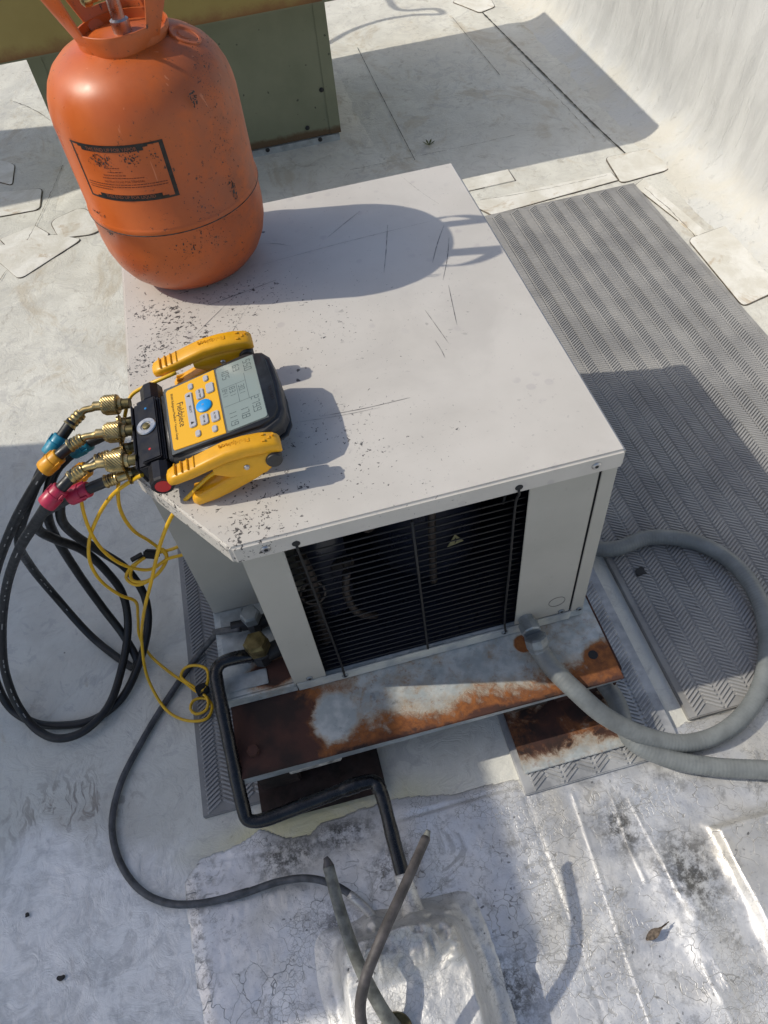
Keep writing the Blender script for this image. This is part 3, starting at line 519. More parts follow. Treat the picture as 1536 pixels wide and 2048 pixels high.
# scratches on the lid (px pairs)
for a, b, wd in (((775, 450), (768, 545), 1.0), ((720, 422), (655, 475), .7), ((888, 450), (865, 525), 1.0), ((898, 475), (886, 560), .9), ((897, 570), (914, 650), 1.0), ((552, 560), (412, 612), 1.2), ((470, 592), (380, 680), .7), ((520, 488), (582, 492), .7), ((878, 408), (802, 352), .5), ((850, 620), (900, 690), .7), ((590, 845), (760, 815), .6), ((640, 833), (820, 795), .9), ((700, 380), (1000, 330), .0), ((520, 530), (870, 440), .5), ((500, 605), (400, 760), .5), ((870, 680), (890, 715), .8)):
    if wd == 0: continue
    ps = spline([G(*a, .5403), G((a[0] + b[0]) / 2 + random.uniform(-3, 3), (a[1] + b[1]) / 2 + random.uniform(-3, 3), .5403), G(*b, .5403)], .006); T_, fr = frames(ps); vs_ = []
    for i, p in enumerate(ps):
        h_ = .00055 * wd * (.25 + random.random()) * math.sin(math.pi * (i + .6) / (len(ps) + .2)) ** .5; vs_ += [p + fr[i][0] * h_, p - fr[i][0] * h_]
    mesh('scratch', vs_, [(2 * i, 2 * i + 1, 2 * i + 3, 2 * i + 2) for i in range(len(ps) - 1)], 'scratch_dark', lid)
# service valves in the recess
def valve(p, s, m1, m2, L):
    v = lathe('service_valve', [(0, 0), (.0125 * s, 0), (.0135 * s, .003), (.0135 * s, .022 * s), (.010 * s, .026 * s), (.010 * s, .03 * s), (0, .03 * s)], Matrix.Translation(p), m2, cu, 8, False)
    lathe('valve_cap', [(.015 * s, 0), (.0165 * s, .002), (.0165 * s, .018 * s), (.0135 * s, .022 * s), (0, .023 * s)], Matrix.Translation(Vector(p) + Vector((0, 0, .03 * s))), m1, v, 6, False)
    lathe('valve_stem', [(.0115 * s, 0), (.0115 * s, L)], axis(Vector(p) + Vector((.008, 0, .012 * s)), (1, .25, 0)), m2, v, 14)
    lathe('valve_port', [(0, .030 * s), (.008 * s, .030 * s), (.0088 * s, .012 * s), (.0105 * s, .012 * s), (.0105 * s, 0)], axis(Vector(p) + Vector((-.008, .004, .012 * s)), (-1, .1, 0)), m2, v, 12)
    return v
valve((.074, .058, .158), 1.22, 'brass_old', 'black_metal', .045); valve((.070, .118, .157), 1.0, 'zinc_grey', 'black_metal', .06)
for q in ((.012, .13, .1492, .05, .168, .152), (.010, .085, .1492, .068, .118, .1515), (.004, .018, .1492, .075, .045, .152)): box('valve_bracket', q[:3], q[3:], 'galvanised', cu, .001)

# ================================================================== PIPES AND CONDUIT
pp = tube('insulated_pipe', [(.060, .058, .178), (.036, .057, .186), (.012, .054, .187), (.002, .044, .185), (.000, .028, .178), (.000, -.06, .143), (.000, -.146, .098), (.002, -.160, .090), (.014, -.166, .088), (.10, -.162, .092), (.185, -.157, .098), (.2, -.160, .097), (.205, -.172, .093), (.207, -.25, .068), (.209, -.334, .040)], .0120, 'pipe_tape', None, 16, .004, rf=lambda l, L: .0106 + .0006 * math.sin(l * 90) * math.sin(l * 37) + (.0012 if abs(l - .455) < .012 or abs(l - .50) < .006 else 0))
tube('silvered_end', [(.2075, -.285, .055), (.2085, -.31, .0475), (.2092, -.336, .0385)], .0138, 'silver_mastic', pp, 16, .004, rf=lambda l, L: .0125 + .004 * (l / L) ** 2)
tag(pp, 'black taped refrigerant pipe bending from the brass valve down to the roof', 'pipe')
tt = thing('drain_tube', 'thin dark grey tube curving over the roof from valve to silver box', 'tube', G(370, 1810))
tube('tube', [(.048, .117, .169), (.028, .122, .166), (.0, .14, .14)] + [G(u, v, z) for u, v, z in ((440, 1260, .08), (395, 1312, .02), (340, 1390, .008), (285, 1480, .008), (240, 1570, .008), (224, 1650, .008), (238, 1720, .008), (278, 1778, .008), (330, 1805, .009), (390, 1808, .013), (480, 1789, .016), (560, 1763, .022), (620, 1757, .03), (675, 1773, .028), (720, 1805, .02), (748, 1835, .008))], .0056, 'tube_grey', tt, 12)
tube('silvered_end', [G(u, v, z) for u, v, z in ((698, 1788, .0245), (722, 1807, .020), (748, 1835, .008))], .0064, 'silver_coating', tt, 12)
lathe('sleeve', [(.0062, 0), (.0064, .002), (.0064, .03), (.0060, .034)], axis(G(455, 1796, .0155), G(495, 1784, .0165) - G(455, 1796, .0155)), 'tube_grey', tt, 12)
cdt = thing('flexible_conduit', 'grey ribbed flexible conduit looping from the unit over the walkway pad', 'conduit', (.80, -.05, 0))
lathe('connector', [(0, 0), (.013, 0), (.013, .010), (.0165, .011), (.0165, .026), (.014, .028)], axis((.497, .0044, .166), (0, -1, 0)), 'zinc_grey', cdt, 8, False)
cpts = [(.498, -.012, .166), (.499, -.032, .163), (.502, -.046, .150)]
lathe('gland_nut', [(.0155, 0), (.0185, .002), (.0185, .016), (.0165, .021), (.0160, .026)], axis((.4992, -.030, .168), (.10, -.55, -.85)), 'zinc_grey', cdt, 8, False)
path = [(.499, -.034, .165), (.503, -.046, .145), (.512, -.075, .138), (.535, -.118, .128)] + [G(u, v, z) for u, v, z in ((1210, 1432, .085), (1290, 1472, .046), (1370, 1487, .024), (1450, 1462, .023), (1512, 1395, .024), (1535, 1300, .028), (1520, 1205, .028), (1470, 1130, .028), (1390, 1084, .028), (1300, 1075, .028), (1225, 1098, .028))] + [(.66, .20, .028), (.60, .21, .030), (.55, .14, .034), (.575, .02, .036), (.617, -.11, .036)] + [G(u, v, z) for u, v, z in ((1262, 1478, .034), (1330, 1515, .026), (1420, 1533, .021), (1536, 1540, .021), (1700, 1550, .021))]
tube('conduit', path, .0150, 'conduit_grey', cdt, 16, .0013, rf=lambda l, L: .0149 + .00015 * math.sin(l * 2 * math.pi / .0058))

# silver pitch pocket with two cable stubs
def pocket(X, Y):
    d = -np.log(np.exp(-90 * (X - .098)) + np.exp(-90 * (.268 - X)) + np.exp(-90 * (-.356 - Y)) + np.exp(-90 * (Y + .72))) / 90 + .004 + .007 * fbm(X, Y, 26, 3, 101) + .022 * fbm(X, Y, 9, 2, 103)
    lump = np.exp(-((Y + .372) / .030) ** 2) * sstep(.08, .13, X) * sstep(.30, .25, X); l2 = np.clip(fbm(X, Y, 38, 3, 111) + .12, 0, 1)
    z = .096 * (.25 * sstep(-.020, .004, d) + .75 * sstep(-.008, .012, d)) + .006 * lump + .006 * fbm(X, Y, 30, 3, 121) * sstep(-.02, .01, d) + .004 * fbm(X, Y, 12, 2, 151) + .0012 * fbm(X, Y, 90, 2, 131)
    for (a, b, r) in ((.195, -.42, .008), (.165, -.398, .009), (.235, -.392, .010), (.25, -.408, .008)): z = z + .006 * np.exp(-(((X - a) ** 2 + (Y - b) ** 2) / r ** 2)) - .003 * np.exp(-(((X - a) ** 2 + (Y - b) ** 2) / (r * .5) ** 2))
    wx = X + .012 * fbm(X, Y, 40, 3, 201); wy = Y + .012 * fbm(X, Y, 40, 3, 211)
    rid = 1 - np.abs(2 * vnoise(wx * 62, wy * 62, 221) - 1); rid2 = 1 - np.abs(2 * vnoise(wx * 130, wy * 130, 231) - 1); big_l = vnoise(wx * 34, wy * 34, 241)
    zone = sstep(-.425, -.385, Y) * sstep(-.325, -.352, Y) * sstep(.085, .115, X) * sstep(.278, .255, X)
    z = z + zone * (.022 * big_l + .013 * rid ** 1.5 + .004 * rid2)
    z = z + .035 * np.exp(-(((X - .209) / .022) ** 2 + ((Y + .342) / .018) ** 2)) + .02 * np.exp(-(((X - .15) / .014) ** 2 + ((Y + .33) / .012) ** 2))
    z = z + .006 * sstep(-.042, -.018, d) * sstep(.0, -.02, d) * (1 + 2 * fbm(X, Y, 24, 3, 251)); return np.where(d > -.05, z + .006 * sstep(-.05, -.03, d) - .003, -.01)
pk = hfield('pitch_pocket', .03, .345, -.74, -.30, .0018, pocket, 'silver_mastic', None, -.003); tag(pk, 'lumpy silver coated pitch pocket box where pipes enter the roof', 'pitch pocket')
s1 = thing('cable_stub', 'thick straight grey cut cable stub standing out of the silver box', 'cable', (.150, -.47, .10))
tube('cable', [(.160, -.475, .098), (.147, -.452, .13), (.131, -.40, .165), (.122, -.34, .185), (.1185, -.283, .2)], .0088, 'stub_grey', s1, 14, rf=lambda l, L: .0088 - .0012 * l / L)
lathe('collar', [(.0, .0), (.019, .0), (.021, .004), (.0195, .008), (.0, .009)], Matrix.Translation((.155, -.470, .1035)), 'brass_old', s1, 24)
tube('torn_end', [(.1185, -.283, .2), (.1183, -.276, .2025), (.117, -.272, .2035)], .0066, 'stub_dark', s1, 7, rf=lambda l, L: .0078 * (1 - .6 * l / L))
s2 = thing('cable_stub', 'thin dark cut cable stub curving away from the silver box', 'cable', (.140, -.49, .10))
tube('cable', [(.150, -.60, .098), (.138, -.57, .16)] + [G(u, v, z) for u, v, z in ((722, 2040, .212), (729, 1965, .238), (762, 1878, .250), (808, 1775, .236))] + [(.250, -.284, .205)], .0068, 'stub_dark', s2, 14, rf=lambda l, L: .0072 - .001 * l / L)
tube('torn_end', [(.250, -.284, .205), (.2535, -.279, .2065), (.256, -.276, .208)], .0052, 'stub_grey', s2, 7, rf=lambda l, L: .0058 * (1 - .5 * l / L))

# ================================================================== TANK
TX, TY, TR, TZ = .1245, .592, .1268, .5405
tk = thing('refrigerant_tank', 'scuffed orange refrigerant cylinder with collar handle standing on the unit lid', 'gas cylinder', (TX, TY, TZ))
prof = [(0, .006), (.045, .002), (.062, .0), (.078, .004), (.094, .014), (.107, .029), (.116, .047), (.1215, .068), (.1235, .09), (.1235, .1235), (.1243, .1245), (.1252, .127), (.1252, .1325), (.1243, .135), (.1235, .136), (.1235, .262), (.1222, .276), (.1185, .291), (.1118, .306), (.102, .319), (.088, .330), (.07, .3385), (.05, .3435), (.03, .3465), (0, .348)]
prof = [(p * TR / .1235, z - (.009 if z > .2 else 0)) for p, z in prof]
TM = Matrix.Translation((TX, TY, TZ)); lathe('tank_body', prof, TM, 'tank_orange', tk, 72)
lathe('weld_seam', [(.1282, .1262), (.1290, .1268), (.1290, .1278), (.1282, .1284)], TM, 'tank_scuff', tk, 72)
def collar(a0, name):
    bm = bmesh.new(); na, nh = 36, 14; span = math.radians(168); g_ = {}; H0, H1 = .3275, .424
    ra = Matrix.Rotation(a0 + math.pi / 2, 3, 'Z')
    def pt(i, j):
        t = i / na * 2 - 1; h = j / nh; hw = .044 + .036 * h; y = -(.030 + .004 * h + .034 * (1 - t * t)); z = H0 + (H1 - H0) * h - .020 * max(0, abs(t) - .72) / .28 * h
        return ra @ Vector((hw * t, y, z))
    for i in range(na + 1):
        for j in range(nh + 1): g_[i, j] = bm.verts.new(TM @ pt(i, j))
    for i in range(na):
        for j in range(nh):
            e = abs((i + .5) / na - .5) * 2; win = e < .70 and 4 <= j <= 10
            if not win: bm.faces.new((g_[i, j], g_[i + 1, j], g_[i + 1, j + 1], g_[i, j + 1]))
    o = finish(name, bm, 'tank_orange', tk, True); m = o.modifiers.new('thick', 'SOLIDIFY'); m.thickness = .0028; m.offset = 0; b = o.modifiers.new('soft', 'BEVEL'); b.width = .0009; b.segments = 2; b.limit_method = 'ANGLE'; return o
lathe('collar_base', [(.0560, .325), (.0585, .325), (.0600, .3445), (.0575, .3445)], TM, 'tank_orange', tk, 48, ring=True)
ca = math.radians(-97); collar(ca, 'collar_handle'); collar(ca + math.pi, 'collar_handle')
vb = lathe('valve_body', [(.012, .33), (.012, .352), (.0085, .354), (.0085, .392), (.010, .394), (.010, .402), (0, .402)], TM, 'steel', tk, 16)
lathe('valve_outlet', [(.0055, 0), (.0055, .018), (.0078, .018), (.0085, .022), (.0078, .028), (.004, .031), (0, .0315)], axis(Vector((TX - .007, TY, TZ + .381)), (-1, -.25, 0)), 'brass', vb, 16)
lathe('relief_disc', [(.0215, -.006), (.0215, .0002), (.0205, .0012), (.0175, .0012), (.0155, -.0008), (.0105, -.0012), (.0088, .0008), (0, .0014)], axis(Vector((TX + .076, TY - .016, TZ + .3268)), (.52, -.11, 1)), 'tank_orange', tk, 28)
# printed label wrapped on the cylinder
def cylhit(u, v, R=TR):
    d = ray(u, v); o = CAM - np.array([TX, TY, 0]); a = d[0] ** 2 + d[1] ** 2; b = 2 * (o[0] * d[0] + o[1] * d[1]); c_ = o[0] ** 2 + o[1] ** 2 - R * R; t = (-b - math.sqrt(max(0, b * b - 4 * a * c_))) / (2 * a); p = CAM + d * t
    return math.atan2(p[1] - TY, p[0] - TX), p[2]
aL, zt = cylhit(140, 280); aR, zt2 = cylhit(325, 276); a2, zb = cylhit(357, 385); a3, zb2 = cylhit(185, 392)
LA = aL; LB = (aR + a2) / 2; LZ1 = (zt + zt2) / 2; LZ0 = (zb + zb2) / 2
def wrap(a, z, off=.00025): return Vector((TX + (TR + off) * math.cos(a), TY + (TR + off) * math.sin(a), z))
lb = None
def lrect(name, s0, s1, t0, t1, mat, off=.00025, par=None):
    k = max(2, int((s1 - s0) * 40)); vs_ = []
    for i in range(k + 1):
        s = s0 + (s1 - s0) * i / k
        for t in (t0, t1): vs_.append(wrap(LA + (LB - LA) * s, LZ0 + (LZ1 - LZ0) * t, off))
    return mesh(name, vs_, [(2 * i, 2 * i + 2, 2 * i + 3, 2 * i + 1) for i in range(k)], mat, par or tk)
lb = lrect('label_border', 0, .022, 0, 1, 'label_black'); lrect('label_border', .958, 1, 0, 1, 'label_black')
for t0, t1 in ((.965, 1), (0, .035)): lrect('label_border', .022, .958, t0, t1, 'label_black')
for t0, t1, s0, s1 in ((.885, .965, .14, .80), (.035, .115, .16, .84), (.94, .965, .1, .14), (.94, .965, .8, .85), (.035, .06, .11, .16), (.035, .06, .84, .9)): lrect('label_banner', s0, s1, t0, t1, 'label_black', .0003)
def ltext(body, s, t, size, mat, off=.0005, sx=1.): text('label_text', body, size, None, mat, lb, lambda q: wrap(LA + (LB - LA) * s + q.x / TR, LZ0 + (LZ1 - LZ0) * t + q.y, off), 0, sx=sx)
ltext('THIS END UP FOR VAPOR', .47, .925, .0066, 'banner_print', sx=.95); ltext('THIS END UP FOR LIQUID', .5, .075, .0066, 'banner_print', sx=.95); ltext('INSTRUCTIONS FOR DISPOSAL', .5, .36, .0042, 'tank_print')
for row, (t, s0, s1, k) in enumerate(((.30, .06, .93, 46), (.255, .06, .93, 46), (.21, .06, .34, 14), (.60, .34, .50, 8), (.53, .36, .52, 8), (.47, .30, .55, 12), (.42, .28, .72, 24))):
    s = s0
    while s < s1:
        wd = random.uniform(.012, .034); hh = .014
        lrect('small_print', s, min(s + wd, s1), t, t + hh, 'tank_print', .0004, lb); s += wd + .007
def flakes(ca_, cz_, da, dz, cnt, sz, seed):
    rs = random.Random(seed); vs_ = []; fs_ = []
    for _ in range(cnt):
        a = ca_ + rs.gauss(0, da); z = cz_ + rs.gauss(0, dz); k = rs.randint(4, 6); r = sz * rs.uniform(.3, 1.2); b0 = len(vs_); el = rs.uniform(.4, 1.8)
        for j in range(k): t = 2 * math.pi * j / k; q = r * rs.uniform(.5, 1); vs_.append(wrap(a + q * math.cos(t) / TR, z + el * q * math.sin(t), .0004))
        fs_.append(tuple(range(b0, b0 + k)))
    mesh('scuff', vs_, fs_, 'tank_scuff', tk)['kind'] = 'stuff'
for i, (u, v, da, dz, k, s_) in enumerate(((200, 322, .07, .005, 90, .0016), (258, 318, .05, .006, 60, .0014), (310, 310, .03, .007, 30, .0012), (388, 198, .025, .006, 50, .0016), (466, 372, .02, .008, 50, .0015), (470, 390, .02, .012, 40, .0013), (220, 465, .03, .002, 25, .0014), (195, 425, .08, .0015, 40, .0012), (420, 440, .12, .03, 160, .0009), (300, 540, .25, .012, 120, .0009), (440, 250, .10, .05, 200, .0008), (380, 500, .12, .012, 60, .0013), (150, 300, .05, .03, 30, .0008), (410, 130, .10, .02, 120, .0009))):
    a_, z_ = cylhit(u, v); flakes(a_, z_, da, dz, k, s_, i)

# ================================================================== DIGITAL MANIFOLD
pt_ = math.radians(10.1); yw = math.radians(1.3)
U = Vector((math.cos(pt_) * math.cos(yw), math.cos(pt_) * math.sin(yw), math.sin(pt_))); V = Vector((-math.sin(yw), math.cos(yw), 0)); Wn = U.cross(V)
MT = Matrix((U, V, Wn)).transposed().to_4x4(); MT.translation = Vector((.068, .179, .592)); MT = MT @ Matrix.Diagonal((.974, 1.013, 1, 1))
mf = thing('digital_manifold', 'black and yellow digital manifold gauge with grey screen lying on the lid', 'manifold gauge', (.12, .18, .5405))
bodyp = [(-.012, -.062), (.05, -.066), (.112, -.071), (.134, -.063), (.143, -.048), (.1455, 0), (.143, .048), (.134, .063), (.112, .071), (.05, .066), (-.012, .062)]
prism('body', bodyp, -.034, .0, 'plastic_dark', mf, .006, MT, 4, True)
prism('back_shell', [(u * .95 + (.006), v * .88) for u, v in bodyp], -.052, -.0335, 'plastic_dark', mf, .008, MT, 3, True)
box('rear_battery_hump', (.082, -.045, -.062), (.128, .045, -.051), 'plastic_dark', mf, .005, MT)
box('face_recess', (-.0045, -.0585, .0001), (.124, .0585, .0006), 'lcd_frame', mf, 0, MT)
prism('keypad', [(.0, -.0535), (.068, -.058), (.068, .058), (.0, .0535), (-.002, .050), (-.002, -.050)], .0006, .0015, 'face_yellow', mf, .0004, MT)
lcd = prism('screen', rrect(.0705, -.0575, .1235, .0575, .004), .0006, .0017, 'lcd_glass', mf, .0004, MT)
TXT = Matrix(((0, 1, 0, 0), (-1, 0, 0, 0), (0, 0, 1, 0), (0, 0, 0, 1)))      # text x -> -v, text y -> +u
def ftext(body, u, v, size, mat='print_black', par=mf, w_=.0016, sx=1.): return text('print', body, size, MT @ Matrix.Translation((u, v, w_)) @ TXT, mat, par, sx=sx)
ftext('Fieldpiece', .0145, .002, .0125, sx=.86); ftext('SMAN Refrigerant Manifold + Vacuum Gauge', .0055, .003, .0045)
def button(u0, v0, u1, v1, mat='button_grey', r=.003): return prism('button', rrect(u0, v0, u1, v1, r), .0015, .0034, mat, mf, .0008, MT)
sel = button(.0235, -.029, .0335, .033); ftext('SELECT', .0285, .002, .004, par=sel, w_=.0035)
for v, s in ((.026, -1), (-.022, 1)):
    mesh('arrow', [MT @ Vector(p) for p in ((.0285 - .002, v - .0025, .0036), (.0285 - .002, v + .0025, .0036), (.0285 + .003, v, .0036))] if s > 0 else [MT @ Vector(p) for p in ((.0285 + .002, v - .0025, .0036), (.0285 - .003, v, .0036), (.0285 + .002, v + .0025, .0036))], [(0, 1, 2)], 'print_black', sel)
b_ = button(.0385, .014, .0495, .032); ftext('LINE TEMP', .044, .023, .0032, par=b_, w_=.0035); b_ = button(.0385, -.032, .0495, -.014); ftext('TIPS / AIR', .044, -.023, .0032, par=b_, w_=.0035)
b_ = button(.053, .018, .064, .036); b_ = button(.053, -.034, .064, -.016); ftext('Pa. TEST', .0585, -.025, .0032, par=b_, w_=.0035)
for u, v in ((.033, .043), (.055, .047), (.033, -.042), (.055, -.045)): button(u - .0035, v - .0055, u + .0035, v + .0055)
lathe('button', [(.0105, 0), (.0105, .002), (.009, .003), (0, .0035)], MT @ Matrix.Translation((.0465, .0, .0015)), 'button_blue', mf, 28); ftext('o', .0465, 0, .006, 'print_white', w_=.0052)
# seven segment readings
SEG = {'0': 'abcdef', '1': 'bc', '2': 'abged', '3': 'abgcd', '4': 'fgbc', '5': 'afgcd', '6': 'afgedc', '7': 'abc', '8': 'abcdefg', '9': 'abcdfg'}
def digits(s, u, v, h, par=lcd):
    h *= .92; wd = h * .50; th = h * .085; x = 0; vs_ = []; fs_ = []
    def rect(x0, y0, x1, y1):
        k = len(vs_)
        for p, q in ((x0, y0), (x1, y0), (x1, y1), (x0, y1)): vs_.append(MT @ Vector((u + q, v - p, .00185)))
        fs_.append((k, k + 1, k + 2, k + 3))
    for ch in s:
        if ch == '.': rect(x - h * .12, 0, x - h * .02, th); continue
        for q in SEG[ch]:
            g_ = th * .3
            r_ = {'a': (g_, h - th, wd - g_, h), 'g': (g_, h / 2 - th / 2, wd - g_, h / 2 + th / 2), 'd': (g_, 0, wd - g_, th), 'f': (0, h / 2 + g_, th, h - g_), 'b': (wd - th, h / 2 + g_, wd, h - g_), 'e': (0, g_, th, h / 2 - g_), 'c': (wd - th, g_, wd, h / 2 - g_)}[q]; rect(x + r_[0], r_[1], x + r_[2], r_[3])
        x += wd + h * .22
    mesh('reading', vs_, fs_, 'lcd_digit', par)
for s, u, v, h in (('55.0', .108, .052, .011), ('279.9', .108, -.016, .011), ('63', .093, .050, .0095), ('17.8', .092, -.026, .0115), ('105', .077, .050, .0105), ('111.9', .0765, -.026, .0105), ('30.1', .0955, .012, .0085), ('83.1', .083, .014, .0085), ('84.1', .0735, .014, .0072)): digits(s, u, v, h)
for u0, v0, u1, v1 in ((.0725, .0165, .106, .0170), (.0725, -.0165, .120, -.0160), (.0930, -.0160, .0935, .0165), (.106, -.0160, .1065, .030)): mesh('screen_line', [MT @ Vector(p) for p in ((u0, v0, .00182), (u1, v0, .00182), (u1, v1, .00182), (u0, v1, .00182))], [(0, 1, 2, 3)], 'lcd_digit', lcd)
text('print', 'VACUUM', .006, MT @ Matrix.Translation((.1345, -.02, .0002)) @ TXT, 'metal_black', mf)
# valve block with knobs
prism('valve_block', [(-.052, -.056), (-.014, -.056), (-.014, .056), (-.052, .056)], -.044, -.003, 'metal_black', mf, .002, MT)
box('block_top_plate', (-.044, -.054, -.0029), (-.018, .054, .0022), 'metal_black', mf, .0015, MT); box('block_front_lip', (-.055, -.056, -.030), (-.0522, .056, -.001), 'metal_black', mf, .001, MT)
ring = lathe('sight_glass', [(.0065, .0), (.0125, 0), (.0135, .0012), (.0125, .0024), (.0075, .0024), (.0065, .001)], MT @ Matrix.Translation((-.033, .003, .0022)), 'steel', mf, 28); lathe('sight_ball', [(.006, 0), (.0045, .003), (0, .004)], MT @ Matrix.Translation((-.033, .003, .0022)), 'brass_old', ring, 16)
lathe('marker_dot', [(.0018, 0), (.0016, .0004), (0, .0005)], MT @ Matrix.Translation((-.032, .036, .0022)), 'dot_blue', mf, 12); lathe('marker_dot', [(.0018, 0), (.0016, .0004), (0, .0005)], MT @ Matrix.Translation((-.032, -.036, .0022)), 'dot_red', mf, 12)
for s in (1, -1):
    kn = lathe('valve_knob', [(.013, 0), (.0155, .002), (.0155, .028), (.0140, .031), (.0105, .0315), (.0105, .0300), (0, .0300)], MT @ axis((-.028, s * .055, -.0145), (0, s, 0)), 'metal_black', mf, 10, False)
    lathe('knob_cap', [(.0102, .0), (.0098, .0016), (0, .002)], MT @ axis((-.028, s * .085, -.0145), (0, s, 0)), 'dot_red' if s < 0 else 'dot_blue', kn, 20)
# pipe clamps parked on both sides
def clamp(x0, x1, y0, z0, label, tilt, twist=0., pitch=2.):
    sc_ = (x1 - x0) / .156
    CT = Matrix.Translation((x0, y0, z0)) @ Matrix.Rotation(math.radians(-pitch), 4, 'Y') @ Matrix.Rotation(twist, 4, 'Z') @ Matrix.Rotation(tilt, 4, 'X') @ Matrix.Scale(sc_, 4) @ Matrix.Translation((.022, 0, 0))
    t = thing('pipe_clamp', label, 'clamp', (x0 + .06, y0, .5405))
    arm = sweep('upper_arm', [(-.022, 0, -.004, .006, .004), (-.019, 0, -.003, .0108, .007), (-.010, 0, -.001, .0130, .0085), (.012, 0, .003, .0136, .0090), (.035, 0, .009, .0138, .0094), (.062, 0, .0155, .0140, .0098), (.088, 0, .0165, .0142, .0098), (.110, 0, .0145, .0142, .0098), (.126, 0, .0105, .0138, .0092), (.132, 0, .0075, .0125, .0080), (.134, 0, .006, .011, .006)], 'plastic_yellow', t, CT, e=.5)
    for u in (-.008, .001, .010, .019): sweep('grip_ridge', [(u - .0013, 0, .0075 + (u + .02) * .155, .0100, .0012), (u, 0, .0083 + (u + .02) * .155, .0105, .0016), (u + .0013, 0, .0075 + (u + .02) * .155, .0100, .0012)], 'plastic_yellow', arm, CT, seg=10)
    # side plate towards the pivot and the lower jaw
    side = sweep('side_cheek', [(.040, 0, -.002, .0145, .006), (.058, 0, -.006, .0150, .015), (.080, 0, -.010, .0152, .021), (.105, 0, -.010, .0152, .019), (.122, 0, -.004, .0148, .012)], 'plastic_yellow', t, CT, e=.45)
    jaw = sweep('lower_arm', [(-.002, 0, -.049, .009, .005), (.004, 0, -.047, .0135, .0095), (.03, 0, -.041, .0150, .012), (.06, 0, -.031, .0152, .0135), (.09, 0, -.022, .0150, .012), (.112, 0, -.014, .0140, .009)], 'plastic_yellow', t, CT, e=.45)
    for q in (-.008, .0, .008): box('jaw_slot', (.004, q - .0025, -.0385), (.034, q + .0025, -.0335), 'emboss_yellow', jaw, .001, CT @ Matrix.Rotation(0, 4, 'Y'))
    lathe('pivot_wheel', [(0, 0), (.0105, 0), (.0115, .002), (.0115, .034), (.0105, .036), (0, .036)], CT @ axis((.120, -.018, -.006), (0, 1, 0)), 'plastic_dark', t, 24); lathe('pivot_pin', [(.0, .0022), (.003, .002), (.0042, 0)], CT @ axis((.083, -.0156, -.006), (0, -1, 0)), 'steel', side, 14)
    text('embossed_name', 'Fieldpiece', .0105, CT @ Matrix.Translation((.076, .001, .0258)) @ Matrix.Rotation(math.pi, 4, 'Z'), 'emboss_yellow', arm, ex=.0006)
    for u, v, lu, lv in ((.114, .006, .004, .004), (.114, -.006, .004, .004), (.121, .0, .003, .005), (.127, .004, .002, .004)): box('vent_slot', (u - lu / 2, v - lv / 2, .0180 if u > .12 else .0205), (u + lu / 2, v + lv / 2, .0245 if u < .12 else .0222), 'emboss_yellow', arm, 0, CT)
    return CT
CTa = clamp(.055, .195, .089, .590, 'yellow spring pipe clamp hooked on the manifold edge towards the lid front edge', -.06, 0.0)
CTb = clamp(.050, .188, .283, .592, 'yellow spring pipe clamp hooked on the manifold edge facing the orange tank', .10, 0.0)

